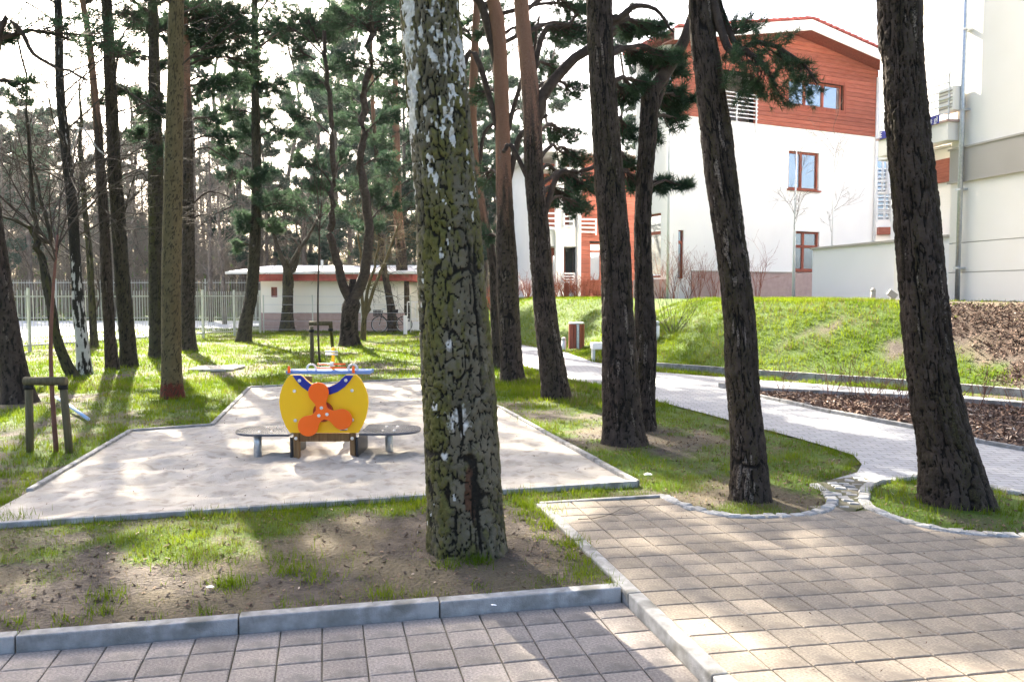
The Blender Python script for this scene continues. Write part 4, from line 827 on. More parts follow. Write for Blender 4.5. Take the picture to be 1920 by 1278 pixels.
# roof with overhang: two slabs, white barge boards, verge tiles
sl = (zRidge - zEr) / (sR - sRidge); ov = .45; F0 = .75
roof = None
for sg, se in ((1, sR + ov), (-1, sL - ov)):
    s_ = np.linspace(sRidge, se, 2); zt = lambda s: zRidge + .22 - abs(s - sRidge) * sl
    v = [H.P(s, t, zt(s) + dz) - H.off for s in s_ for t in (F0, -gl - .2) for dz in (0, .14)]
    mbq = MB().add(v, [(0, 1, 3, 2), (4, 6, 7, 5), (0, 4, 5, 1), (2, 3, 7, 6), (0, 2, 6, 4), (1, 5, 7, 3)])
    o = part('roof', mbq, m_['roof_red'], hroot); roof = roof or o
    v = [H.P(s, t, zt(s) + dz) - H.off for s in s_ for t in (F0 + .004, F0 + .05) for dz in (-.26, .10)]
    part('barge_board', MB().add(v, [(0, 1, 3, 2), (4, 6, 7, 5), (0, 4, 5, 1), (2, 3, 7, 6), (0, 2, 6, 4), (1, 5, 7, 3)]), m_['white_wall'], o)
    v = [H.P(s, t, zt(s) + dz) - H.off for s in s_ for t in (F0 - .02, .05) for dz in (-.24, -.20)]
    part('soffit', MB().add(v, [(0, 1, 3, 2), (4, 6, 7, 5), (0, 4, 5, 1), (2, 3, 7, 6), (0, 2, 6, 4), (1, 5, 7, 3)]), m_['wood_brown'], o)
    n = int(abs(se - sRidge) / .3)
    for i in range(n):
        s0 = sRidge + sg * (i + .5) * .3; c = H.P(s0, F0 - .05, zt(s0) + .17) - H.off; R = Matrix.Rotation(HA, 3, 'Z') @ Matrix.Rotation(sg * math.atan(sl) - .12 * sg, 3, 'Y')
        part('verge_tile', MB().box(c, (.17, .14, .035), R), m_['roof_red'], o)
# ---- wing with balconies further left: red boards, white posts
O2 = at_d(1130, HOR, 38.0)
wroot = thing('balcony_block', 'red boarded apartment wing with white balconies seen between the pine trunks', 'building', (O2[0], O2[1], 1.5))
B2 = Plane(O2, math.radians(14), wroot); s0 = B2.pix(1085, 450)[0]; s1 = B2.pix(1300, 450)[0]; z0 = 1.2; zt = B2.pix(1110, 292)[1]
dw = hole(B2, 1105, 455, 1150, 528)
wb = MB(); B2.holed(wb, s0, s1, z0, zt, [dw], .3); bb = part('wall', wb, m_['dark_inside'], wroot)
z = z0
while z < zt - .1:
    iv = [(s0, s1)] if not (z + .2 > dw[2] and z < dw[3]) else [(s0, dw[0]), (dw[1], s1)]
    for p, q in iv: part('board', B2.box(MB(), p, q, z, z + .19, .004, .03), m_['wood_red'], wroot)
    z += .2
window(B2, wroot, dw, .08, (.5,), (.78,), .14, 'wood_red', curtain=True)
# recessed bay with posts and balconies
bs0, bs1 = B2.pix(1028, 450)[0], s0
part('bay_wall', B2.box(MB(), bs0 - .3, bs1, z0, zt - .2, -1.5, -1.4), m_['wood_red'], wroot)
for (px0, px1, y0, y1) in ((1036, 1050, 480, 540), (1060, 1078, 460, 530), (1058, 1078, 345, 400)): h = hole(B2, px0, y0, px1, y1, -1.4); part('door', B2.box(MB(), h[0], h[1], h[2], h[3], -1.4, -1.36), m_['glass'], wroot)
for px, wd in ((1044, .22), (1053, .12), (1084, .16)): s_ = B2.pix(px, 450)[0]; part('post', B2.box(MB(), s_ - wd / 2, s_ + wd / 2, z0, zt, .02, .02 + wd), m_['white_wall'], wroot)
for y0, y1 in ((412, 462), (300, 318)):
    za, zb_ = B2.pix(1050, y1)[1], B2.pix(1050, y0)[1]; part('balcony_slab', B2.box(MB(), bs0 - .3, bs1, za, zb_ - .3, -1.38, .0), m_['white_wall'], wroot)
for (xa, xb, y0, y1) in ((1022, 1042, 398, 430), (1058, 1076, 395, 425), (1088, 1118, 410, 436), (1056, 1077, 512, 530)):
    a = B2.pix(xa, y1, .3); b = B2.pix(xb, y0, .3); mb = MB()
    for k in range(4): z = a[1] + (b[1] - a[1]) * k / 3.4; B2.box(mb, a[0], b[0], z, z + .07, .30, .34)
    for q in (a[0], b[0]): B2.box(mb, q - .03, q + .03, a[1] - .1, b[1], .255, .295)
    for q in (a[0] + .1, b[0] - .1): B2.box(mb, q - .03, q + .03, a[1] + .0, a[1] + .08, .0, .254)
    part('railing', mb, m_['metal_light'], wroot)
part('roof', B2.box(MB(), bs0 - .8, s1 + .3, zt, zt + .2, -8, .5), m_['roof_white'], wroot)
part('side_wall', B2.box(MB(), bs0 - .3, bs0 - .1, z0, zt - .005, -7.89, -1.51), m_['white_wall'], wroot)
part('back_wall', B2.box(MB(), bs0 - .3, s1 - .1, z0, zt - .01, -8, -7.9), m_['white_wall'], wroot)
# ---- white block further left
O3 = at_d(1000, HOR, 52.0); v3 = thing('white_block', 'plain bright white building behind the orange pines', 'building', (O3[0], O3[1], 1.5)); B3 = Plane(O3, math.radians(5), v3)
h3 = [hole(B3, 969, 455, 974, 480), hole(B3, 980, 452, 985, 480)]; a = B3.pix(935, 500)[0]; b = B3.pix(1030, 500)[0]; zt3 = B3.pix(980, 375)[1]
part('wall', B3.holed(MB(), a, b, .8, zt3, h3, .3), m_['white_wall'], v3)
for h in h3: window(B3, v3, h, .03, (), (), .14, 'metal_light')
part('roof', B3.box(MB(), a - .2, b + .2, zt3, zt3 + .15, -6, .25), m_['roof_white'], v3); part('side_wall', B3.box(MB(), a, a + .2, .8, zt3 - .003, -6, -.01), m_['white_wall'], v3); part('side_wall', B3.box(MB(), b - .2, b, .8, zt3 - .003, -6, -.01), m_['white_wall'], v3)
O4 = at_d(985, HOR, 42.0); f4 = thing('board_screen', 'low brown boarded screen with pale cap before the white building', 'screen', (O4[0], O4[1], 1.4)); B4 = Plane(O4, math.radians(5), f4)
h = hole(B4, 970, 487, 1010, 545)
for k in range(9): z = 1.3 + k * (h[3] - 1.3) / 9; part('board', B4.box(MB(), h[0], h[1], z, z + (h[3] - 1.3) / 9 - .015, 0, .04), m_['wood_brown'], f4)
part('cap', B4.box(MB(), h[0] - .03, h[1] + .03, h[3], h[3] + .08, -.04, .08), m_['white_wall'], f4)
for s_ in (h[0] + .1, h[1] - .1): part('post', B4.box(MB(), s_ - .05, s_ + .05, 1.0, h[3] - .01, -.1, -.004), m_['metal_light'], f4)
# ---- cream building at the right with bands, balcony and downpipe; garden wall in line with it
DW = 20.0; Oc = at_d(1777, HOR, DW); WA = math.pi / 2 - ANG
croot = thing('cream_building', 'cream rendered building with grey band and downpipe at the top of the bank', 'building', (Oc[0], Oc[1], 1.5))
C = Plane(Oc, WA, croot); C.e = -AV.copy(); C.n = -AU.copy()      # s runs towards the viewer, t towards the sunny side
def cz(px, py, t=0.): return C.pix(px, py, t)
sA = 0.0; sB = 12.0; zc0 = 1.1
zb1, zb0 = cz(1790, 281)[1], cz(1790, 343)[1]; zj1 = cz(1790, 456)[1]; zj2 = cz(1790, 511)[1]; ztop = 13.0
for z0_, z1_, mm, t in ((zc0, zj2 - .01, 'cream_wall', 0), (zj2 + .01, zj1 - .01, 'cream_wall', 0), (zj1 + .01, zb0, 'cream_wall', 0), (zb0, zb1, 'grey_wall', .05), (zb1, ztop, 'cream_wall', 0)):
    part('wall', C.box(MB(), sA, sB, z0_, z1_, -6, t), m_[mm], croot)
part('core', C.box(MB(), sA + .05, sB - .05, zc0, ztop - .1, -5.9, -.025), m_['grey_wall'], croot)
for z_ in (zb0, zb1): part('string_course', C.box(MB(), sA - .04, sB, z_ - .02, z_ + .02, .051, .08), m_['grey_wall'], croot)
sp_ = cz(1806, 500)[0]; part('downpipe', MB().tube(np.array([C.P(sp_, .14, 1.4), C.P(sp_, .14, 6), C.P(sp_, .14, ztop)]) - C.off, .055, 12), m_['metal_galv'], croot, True)
for z_ in (2.2, 4.0, 5.8, 7.6): part('pipe_bracket', C.box(MB(), sp_ - .08, sp_ + .08, z_, z_ + .04, .0, .2), m_['metal_galv'], croot)
# balcony block on the far end
TB = .40; fs1 = C.pix(1777, 240, TB)[0]; fs0 = C.pix(1648, 240, TB)[0]; bz0, bz1 = C.pix(1777, 262, TB)[1], C.pix(1777, 228, TB)[1]
part('balcony_slab', C.box(MB(), fs0, fs1, bz0, bz1, .003, TB), m_['cream_wall'], croot)
part('balcony_trim', C.box(MB(), fs0 - .05, fs1 + .05, bz1, bz1 + .05, .003, TB + .05), m_['pink_plinth'], croot)
mb = MB()
for k in range(6): z_ = bz1 + .2 + k * .17; C.box(mb, fs0, fs1, z_, z_ + .03, TB - .04, TB - .01)
for s_ in np.linspace(fs0 + .05, fs1 - .05, 4): C.box(mb, s_ - .02, s_ + .02, bz1 + .05, bz1 + 1.15, TB - .07, TB - .042)
part('railing', mb, m_['metal_light'], croot)
qa = C.pix(1768, 215, .2); qb = C.pix(1784, 165, .2); acb = bev(part('cooling_unit', C.box(MB(), qa[0], qb[0] + .25, qa[1], qb[1], .05, .34), m_['cream_wall'], croot), .02)
for k in range(6): part('grille_slat', C.box(MB(), qa[0] + .04, qb[0] + .21, qa[1] + .06 + k * (qb[1] - qa[1] - .1) / 6, qa[1] + .09 + k * (qb[1] - qa[1] - .1) / 6, .341, .352), m_['grey_wall'], acb)
ps = C.pix(1702, 300, TB + .2)[0]; part('pillar', C.box(MB(), ps - .2, ps + .2, .9, ztop, TB + .01, TB + .35), m_['cream_wall'], croot)
part('end_wall', C.box(MB(), -3.4, -.01, bz1 - .3, ztop, -4, -.5), m_['white_wall'], croot); part('end_wall', C.box(MB(), -3.2, -.02, zc0, bz1 - .31, -4, -.8), m_['white_wall'], croot)
h = hole(C, 1748, 302, 1776, 340, -.7); part('boarding', C.box(MB(), -3.0, -.1, h[2], h[3], -.79, -.74), m_['wood_red'], croot)
# street-name plates: blue enamel, partly hidden by the pine
def sign_board():
    TS = TB + .05; a0 = C.pix(1650, 254, TS); a1 = C.pix(1761, 224, TS); L_ = a1[0] - a0[0]; zc = (a0[1] + a1[1]) / 2; hgt = .20; c = C.P((a0[0] + a1[0]) / 2, TS, zc)
    t = thing('name_sign', 'long dark blue sign with white letters on the balcony front, mostly behind the furrowed pine', 'sign', c, rz=math.atan2(C.e[1], C.e[0]))
    bev(part('plate', MB().box((0, 0, 0), (L_ / 2, .012, hgt / 2)), m_['sign_blue'], t), .004)
    for x in (-L_ * .4, L_ * .4): part('bracket', MB().box((x, .03, 0), (.02, .018, .03)), m_['metal_light'], t)
    for txt, fx in (('E', -.475), ('ne g\u0142', .40)):
        cu = bpy.data.curves.new('lettering', 'FONT'); cu.body = txt; cu.size = hgt * .95; cu.align_x = 'CENTER'; cu.align_y = 'CENTER'; cu.extrude = .002; cu.materials.append(m_['sign_white'])
        tmp = bpy.data.objects.new('lettering', cu); COL.objects.link(tmp); dg = bpy.context.evaluated_depsgraph_get(); me = bpy.data.meshes.new_from_object(tmp.evaluated_get(dg)); bpy.data.objects.remove(tmp)
        o = link('lettering', me, t, (L_ * fx, -.0155, 0)); o.rotation_euler = (math.pi / 2, 0, 0)
sign_board()
# block behind the house on the right: slatted balconies
O6 = at_d(1655, HOR, 42.0); r6 = thing('slatted_block', 'white block with louvres and balconies in the gap beside the house', 'building', (O6[0], O6[1], 1.5)); B6 = Plane(O6, math.radians(-10), r6)
hh = [hole(B6, 1645, 293, 1664, 360), hole(B6, 1645, 363, 1670, 412)]
part('wall', B6.holed(MB(), B6.pix(1625, 400)[0], B6.pix(1790, 400)[0], 1.0, B6.pix(1650, 150)[1], hh, .4), m_['white_wall'], r6)
for h in hh: window(B6, r6, h, .05, (.6,), (.35,), .2, 'metal_light')
for h in hh:
    mb = MB()
    for k in range(6): z = h[2] + .1 + k * .2; B6.box(mb, h[0] - .1, h[1] + .1, z, z + .05, .1, .14)
    for q in (h[0], h[1]): B6.box(mb, q - .03, q + .03, h[2] - .1, h[2] + 1.2, .003, .099)
    part('railing', mb, m_['metal_light'], r6)
h = hole(B6, 1644, 427, 1674, 440); part('planter', B6.box(MB(), h[0], h[1], h[2], h[3], .003, .4), m_['wood_red'], r6)
for k in range(6):
    h = hole(B6, 1631, 180 + k * 12, 1644, 187 + k * 12, .5); part('louvre', B6.box(MB(), h[0], h[1], h[2], h[3], .003, .6), m_['wood_brown'], r6)
# garden wall
gw_ = thing('garden_wall', 'low white garden wall with grey coping on top of the bank', 'wall', (C.P(-3, 0, 0)[0], C.P(-3, 0, 0)[1], 1.5)); Cg = Plane(Oc, WA, gw_); Cg.e = C.e; Cg.n = C.n
gs = Cg.pix(1522, 500)[0]; gz1 = Cg.pix(1600, 457)[1]
part('wall', Cg.box(MB(), gs, -.02, 1.0, gz1 - .06, -.25, -.02), m_['white_wall'], gw_); part('coping', Cg.box(MB(), gs - .05, -.02, gz1 - .06, gz1, -.3, .05), m_['grey_wall'], gw_)
# ---- low flat-roofed building
Os = gp(490, 620); sroot = thing('low_building', 'low pale building with red eaves band and pink base behind the mesh fence', 'building', Os); SH = Plane(Os, math.radians(-1.5), sroot)
a = 0; b = SH.pix(757, 600)[0]; zt = SH.pix(500, 527)[1]; zm = SH.pix(600, 586)[1]; sw = hole(SH, 508, 538, 520, 557)
part('wall', SH.holed(MB(), a, b, zm, zt, [sw], .2), m_['cream_wall'], sroot); window(SH, sroot, sw, .05, (.5,), (), .1, 'wood_brown')
nrow = 3; hgt = (zm + .1) / nrow
for k in range(nrow): part('base_course', SH.box(MB(), a - .03, b + .03, -.1 + k * hgt, -.1 + (k + 1) * hgt - .015, -.1, .05), m_['pink_plinth'], sroot)
part('side_wall', SH.box(MB(), a, a + .2, -.1, zt, -5, -.11), m_['cream_wall'], sroot); part('side_wall', SH.box(MB(), b - .2, b, -.1, zt, -5, -.11), m_['cream_wall'], sroot)
part('eaves_band', SH.box(MB(), a - .4, b + .5, zt, zt + .3, -5.3, .6), m_['roof_red'], sroot)
v = [SH.P(s, t, z) - SH.off for s in (a - 1.3, b + .7) for t, z in ((.8, zt + .301), (.8, zt + .40), (-5.6, zt + .75), (-5.6, zt + .9))]
part('roof', MB().add(v, [(0, 1, 3, 2), (4, 6, 7, 5), (0, 4, 5, 1), (2, 3, 7, 6), (0, 2, 6, 4), (1, 5, 7, 3)]), m_['roof_white'], sroot)
part('vent', MB().tube(np.array([SH.P(2.4, -1.5, zt + .4), SH.P(2.4, -1.5, zt + .8), SH.P(2.4, -1.5, zt + 1.0)]) - SH.off, .06, 8), m_['metal_galv'], sroot)
# ---- bar fence along the lawn: posts, rails, bars
F0_, F1_, F2_ = gp(-60, 668)[:2], gp(440, 629)[:2], gp(488, 624)[:2]; F3_ = gp(770, 624)[:2]
froot = thing('bar_fence', 'pale metal bar fence along the far edge of the left lawn', 'fence', (F0_[0], F0_[1], 0)); off = np.array(froot.location)
def fence_run(A, B, posts, hgt, root, off, bars=.13):
    A = np.array(A); B = np.array(B); L_ = np.linalg.norm(B - A); e = (B - A) / L_; ang = math.atan2(e[1], e[0]); R = Matrix.Rotation(ang, 3, 'Z')
    for k in range(posts + 1):
        c = A + e * L_ * k / posts; part('post', MB().box(np.array((c[0], c[1], hgt / 2 - .1)) - off, (.035, .035, hgt / 2 + .12), R), m_['fence_metal'], root)
    for k in range(posts):
        c = A + e * L_ * (k + .5) / posts
        for z in (.18, hgt - .22): part('rail', MB().box(np.array((c[0], c[1], z)) - off, (L_ / posts / 2 - .036, .018, .022), R), m_['fence_metal'], root)
        mb = MB(); n = int(L_ / posts / bars)
        for i in range(1, n):
            q = A + e * (L_ * k / posts + i * L_ / posts / n); mb.box(np.array((q[0], q[1], hgt / 2 + .02)) - off + np.array((-e[1], e[0], 0)) * -.03, (.0055, .008, hgt / 2 - .06), R)
        part('bars', mb, m_['fence_metal'], root, kind='stuff')
fence_run(F0_, F1_, 6, 1.78, froot, off); fence_run(F1_, F2_, 1, 1.78, froot, off)
fe = thing('wire_fence', 'thin wire fence crossing in front of the low pale building', 'fence', (F2_[0], F2_[1], 0)); off = np.array(fe.location)
A, B = np.array(F2_) + (.15, 0), np.array(F3_); e = (B - A) / np.linalg.norm(B - A); L_ = np.linalg.norm(B - A)
for k in range(4): c = A + e * L_ * k / 3; part('post', MB().tube(np.array([(c[0], c[1], -.1), (c[0], c[1], .8), (c[0], c[1], 1.6)]) - off, .025, 8), m_['fence_metal'], fe)
mb = MB()
for z in np.arange(.15, 1.55, .35): mb.tube(np.array([(A[0], A[1], z), ((A + B)[0] / 2, (A + B)[1] / 2, z - .01), (B[0], B[1], z)]) - off, .006, 4)
part('wires', mb, m_['metal_galv'], fe, kind='stuff')
# bright boundary wall far behind the road
g = gp(250, 596); fw = thing('far_fence', 'tall white bar fence on the far side of the road', 'fence', (-38, 52.5, 0)); fence_run((-38, 53), (-13, 53), 8, 2.6, fw, np.array(fw.location), .16)
# ---- white railing and steps at the end of the low building
g = gp(776, 628); rr_ = thing('white_railing', 'short white railing on a low wall past the end of the low building', 'railing', (g[0] , g[1] + 4, 0)); off = np.array(rr_.location)
c0 = at_d(764, 600, g[1] + 4); c1 = at_d(815, 600, g[1] + 4); zr0 = at_d(776, 603, g[1] + 4)[2]; zr1 = at_d(776, 566, g[1] + 4)[2]
part('low_wall', MB().box(((c0[0] + c1[0]) / 2 - off[0], 0, zr0 / 2 - .05), ((c1[0] - c0[0]) / 2, .12, zr0 / 2 + .05)), m_['white_wall'], rr_)
mb = MB()
for z in (zr0 + .12, zr1): mb.box(((c0[0] + c1[0]) / 2 - off[0], 0, z), ((c1[0] - c0[0]) / 2, .025, .03))
for x in np.linspace(c0[0], c1[0], 8): mb.box((x - off[0], 0, (zr0 + zr1) / 2), (.02, .02, (zr1 - zr0) / 2 - .002))
part('railing', mb, m_['white_wall'], rr_)
g = gp(760, 626); part_ = thing('white_post', 'short white post at the lawn edge beside the broad reddish trunk', 'post', g); zt = at_d(761, 591, g[1])[2]
bev(part('post', MB().box((0, 0, zt / 2 - .05), (.07, .07, zt / 2 + .05)), m_['white_wall'], part_), .01)
# ---- bicycle leaning at the low building's end
g = gp(716, 623); bk = thing('bicycle', 'dark bicycle with a front basket parked at the end of the low building', 'bicycle', g, rz=.1); rw = .34
def ring(mb, c, r, tr, n=24):
    th = np.linspace(0, 2 * math.pi, n + 1); return mb.tube(np.array([(c[0] + r * math.cos(t), c[1], c[2] + r * math.sin(t)) for t in th]), tr, 6, False)
for x in (-.1, .95):
    w = part('wheel', ring(MB(), (x, 0, rw), rw, .022), m_['rubber'], bk, True); mb = MB(); ring(mb, (x, 0, rw), rw - .03, .008)
    for t in np.arange(0, 6.28, .52): mb.tube(np.array([(x, 0, rw), (x + .15 * math.cos(t), 0, rw + .15 * math.sin(t)), (x + .31 * math.cos(t), 0, rw + .31 * math.sin(t))]), .003, 3)
    part('rim', mb, m_['metal_galv'], w)
mb = MB()
for p in ([(-.1, 0, .34), (-.03, 0, .62), (.05, 0, .95)], [(0, 0, .75), (.25, 0, .5), (.42, 0, .32)], [(.02, 0, .85), (.3, 0, .75), (.55, 0, .72)], [(.42, 0, .32), (.5, 0, .6), (.57, 0, .85)], [(.42, 0, .32), (.7, 0, .33), (.95, 0, .34)], [(.55, 0, .75), (.75, 0, .55), (.95, 0, .34)]): mb.tube(np.array(p), .018, 6)
part('frame', mb, m_['panel_dark'], bk); part('saddle', MB().tube(np.array([(.45, 0, .9), (.55, 0, .92), (.7, 0, .9)]), (.03, .06, .09), 8), m_['rubber'], bk, True)
part('handlebar', MB().tube(np.array([(.15, -.28, 1.0), (.03, -.1, 1.02), (.03, .1, 1.02), (.15, .28, 1.0)]), .014, 6), m_['metal_galv'], bk, True)
mb = MB()
for z in (.72, .80, .88, .95): mb.box((-.18, -.15, z), (.17, .006, .012)); mb.box((-.18, .15, z), (.17, .006, .012)); mb.box((-.35, 0, z), (.006, .144, .012)); mb.box((-.01, 0, z), (.006, .144, .012))
for x in np.linspace(-.33, -.03, 6): mb.box((x, -.162, .835), (.01, .006, .13)); mb.box((x, .162, .835), (.01, .006, .13))
mb.box((-.18, 0, .705), (.165, .144, .004)); part('basket', mb, m_['panel_dark'], bk)
# ================================================================ TOY AEROPLANE on the sand
fp = at_z(607, 861, -.01); DP = fp[1]; k_ = DP / F; plane = thing('toy_aeroplane', 'yellow playground aeroplane front with orange propeller and grey bench wings on the sand', 'play equipment', (fp[0], DP, 0))
def lx(X): return (410 + X / 4.8 - 607) * k_                        # from the close-up's columns and rows to metres
def lz(Y): return at_d(607, 620 + Y / 4.8, DP)[2]
def outline(pts): return [(lx(x), lz(y)) for x, y in pts]
def slab(mb, pts, y0, y1):
    n = len(pts); v = [(p[0], y0, p[1]) for p in pts] + [(p[0], y1, p[1]) for p in pts]
    return mb.add(v, [tuple(range(n)), tuple(range(n, 2 * n))[::-1]] + [(i, n + i, n + (i + 1) % n, (i + 1) % n) for i in range(n)])
def arc(cx, cy, r, a0, a1, n): return [(cx + r * math.cos(a), cy + r * math.sin(a)) for a in np.linspace(a0, a1, n)]
left = [(645, 915), (605, 850), (575, 775), (558, 700), (552, 640), (560, 570), (583, 500), (622, 430), (660, 392)]
right = [(1910 - x, y) for x, y in left[::-1]]
dip = [(750, 392), (775, 412), (800, 440), (835, 468), (880, 490), (930, 500), (980, 500), (1030, 488), (1075, 466), (1110, 440), (1135, 412), (1160, 392)]
o = part('nose_panel', slab(MB(), outline(left + dip + right), -.018, .018), m_['panel_yellow'], plane); bev(o, .004)
bd = [(680, 398), (752, 396), (776, 416), (802, 444), (836, 472), (880, 494), (930, 505), (980, 505), (1030, 492), (1075, 470), (1108, 444), (1134, 416), (1158, 396), (1230, 398), (1195, 450), (1150, 500), (1085, 545), (1020, 568), (955, 574), (890, 568), (825, 545), (760, 500), (715, 450)]
bev(part('collar', slab(MB(), outline(bd), -.034, -.0185), m_['panel_blue'], plane), .003)
# propeller: three rounded blades
Cp = np.array((955, 725)); cent = [np.array(c) for c in ((922, 548), (825, 845), (1130, 785))]
def prop_outline():
    import itertools
    pts = []; cs = sorted([(math.atan2(c[1] - Cp[1], c[0] - Cp[0]), c) for c in cent], key=lambda q: q[0])
    for i, (a, c) in enumerate(cs):
        pts += arc(c[0], c[1], 92, a - 2.05, a + 2.05, 22)
        a2, c2 = cs[(i + 1) % 3]; am = a + ((a2 - a) % (2 * math.pi)) / 2
        na = (c - Cp) / np.linalg.norm(c - Cp); nb_ = (c2 - Cp) / np.linalg.norm(c2 - Cp); pa = np.array((-na[1], na[0])); pb = np.array((nb_[1], -nb_[0]))
        p0 = Cp + na * 85 + pa * 50; p2 = Cp + nb_ * 85 + pb * 50; p1 = Cp + np.array((math.cos(am), math.sin(am))) * 62
        pts += [tuple(p0), tuple((p0 + p1) / 2 * .95 + Cp * .05), tuple(p1), tuple((p1 + p2) / 2 * .95 + Cp * .05), tuple(p2)]
    return pts
bev(part('propeller', slab(MB(), outline(prop_outline()), -.085, -.065), m_['panel_orange'], plane), .005, 3)
part('hub_disc', slab(MB(), outline(arc(955, 722, 88, 0, 6.28, 40)[:-1]), -.064, -.0185), m_['panel_red'], plane)
def cap(X, Y, y, r=.017):
    n = 12; mb = MB(); prof = [(r, 0), (r * .95, -.006), (r * .6, -.011)]; v = []
    for q, dy in prof: v += [(lx(X) + q * math.cos(t), y + dy, lz(Y) + q * math.sin(t)) for t in np.arange(n) * 2 * math.pi / n]
    f = [(i * n + j, i * n + (j + 1) % n, (i + 1) * n + (j + 1) % n, (i + 1) * n + j) for i in range(2) for j in range(n)] + [tuple(2 * n + j for j in range(n))]
    part('bolt_cap', mb.add(v, f), m_['cap_white'], plane, True)
for X, Y in ((948, 683), (925, 752), (997, 740)): cap(X, Y, -.0855)
for X, Y in ((693, 540), (1212, 535), (697, 803), (1212, 798)): cap(X, Y, -.0185)
for X, Y in ((743, 445), (1160, 442)): cap(X, Y, -.0345)
# maker's plate
pl_ = part('maker_plate', MB().box((lx(1132), -.0205, lz(882)), (.034, .002, .012)), m_['panel_dark'], plane)
mb = MB()
for x, w in ((1138, .006), (1152, .007), (1164, .005)): mb.box((lx(x), -.0235, lz(880)), (w, .001, .007))
for x in (1104, 1118): mb.box((lx(x), -.0235, lz(888)), (.003, .001, .004))
part('maker_mark', mb, m_['sign_white'], pl_)
# posts, crossbeam, dark cheeks
zt1 = at_d(500, 815, DP - .02)[2]
for X0, X1 in ((667, 717), (1180, 1226)):
    p_ = bev(part('post', MB().box((lx((X0 + X1) / 2), .055, (lz(500) - .25) / 2), ((X1 - X0) / 2 / 4.8 * k_, .036, (lz(500) + .25) / 2)), m_['post_wood'], plane), .005); cap((X0 + X1) / 2, 970, .018)
bev(part('crossbeam', MB().box((lx(948), .05, (lz(925) + lz(1000)) / 2), (lx(1178) - lx(948) - .003, .022, (lz(925) - lz(1000)) / 2)), m_['post_wood'], plane), .005)
for X, sg in ((646, -1), (1244, 1)): bev(part('side_cheek', MB().box((lx(X), .30, (zt1 - .13) / 2), (.012, .28, (zt1 + .07) / 2)), m_['panel_dark'], plane), .004)
# wings: boards with rounded outer end, each on a steel leg
def wing(xin, xout, y0, y1, zt, sg):
    r = (y1 - y0) / 2; cy = (y0 + y1) / 2; L_ = xout - sg * r * .9; pts = [(xin, y0), (L_, y0)] + [(L_ + sg * r * .9 * math.sin(t), cy - r * math.cos(t)) for t in np.linspace(0, math.pi, 24)][1:-1] + [(L_, y1), (xin, y1)]
    if sg < 0: pts = pts[::-1]
    w = bev(part('wing', MB().prism(pts, zt - .024, zt), m_['wing_grey'], plane), .004)
    for fx, fy in ((.35, .3), (.35, .75), (.7, .3), (.7, .75)): x = xin + (L_ - xin) * fx + sg * .1; part('bolt_cap', MB().tube(np.array([(x, y0 + (y1 - y0) * fy, zt), (x, y0 + (y1 - y0) * fy, zt + .004), (x, y0 + (y1 - y0) * fy, zt + .008)]), (.014, .013, .007), 10), m_['cap_white'], w)
wing(lx(628), lx(68), .0 + .02, .60, zt1, -1); wing(lx(1262), lx(1800), .02, .60, zt1 + .01, 1)
for X, yy in ((348, .22), (1540, .45)):
    s_ = 1 + yy / DP; x = lx(X) * s_ + (607 - CX) / F * yy * 1.0
    part('leg', MB().tube(np.array([(x, yy, -.25), (x, yy, .1), (x, yy, zt1 - .014)]), .041, 20), m_['metal_galv'], plane, True)
# tail: blue tailplane with grab rings on two posts, yellow fin with rungs
yt = 2.0; kt = (DP + yt) / F
def tp(px, py, dy=0.): q = at_d(px, py, DP + yt + dy); return q - np.array(plane.location)
a, b = tp(541, 698), tp(698, 694); tw = .13
bev(part('tailplane', MB().box(((a[0] + b[0]) / 2, yt, (a[2] + b[2]) / 2), ((b[0] - a[0]) / 2, tw, .022)), m_['panel_lightblue'], plane), .012, 3)
for px in (586, 663):
    q = tp(px, 692); th = np.linspace(-.3, math.pi + .3, 16); part('grab_ring', MB().tube(np.array([(q[0] + .055 * math.cos(t), yt - .05, q[2] + .01 + .055 * math.sin(t)) for t in th]), .013, 8), m_['cap_white'], plane, True)
for px in (575, 660):
    q = tp(px, 700); bev(part('tail_post', MB().box((q[0], yt + .05, (q[2] - .27) / 2), (.045, .045, (q[2] + .19) / 2)), m_['post_wood'], plane), .005)
for px in (548, 667): q = tp(px, 697); part('peg', MB().tube(np.array([(q[0], yt - .15, q[2] + .0), (q[0], yt - .15, q[2] + .05), (q[0], yt - .15, q[2] + .085)]), (.018, .018, .012), 8), m_['panel_orange'], plane, True)
fz0, fz1 = tp(625, 710)[2], tp(625, 651)[2]; fx = tp(625, 680)[0]
fin = bev(part('fin', MB().box((fx, yt + .0, (fz0 + fz1) / 2 + .03), (.014, .03, (fz1 - fz0) / 2 - .03)), m_['panel_yellow'], plane), .006)
for py, hw, m2 in ((658, .075, 'cap_white'), (663, .075, 'cap_white'), (681, .165, 'panel_orange'), (688, .175, 'panel_orange')):
    z = tp(625, py)[2]; part('rung', MB().tube(np.array([(fx - hw, yt - .1, z), (fx, yt - .1, z), (fx + hw, yt - .1, z)]), .011, 8), m_[m2], fin, True)
z = tp(625, 682)[2]; part('fin_hub', MB().tube(np.array([(fx, yt - .13, z), (fx, yt - .10, z), (fx, yt - .031, z)]), (.02, .03, .03), 12), m_['cap_white'], fin, True)
bev(part('keel', MB().box((lx(950), 1.03, zt1 - .035), (.05, .93, .03)), m_['post_wood'], plane), .005)
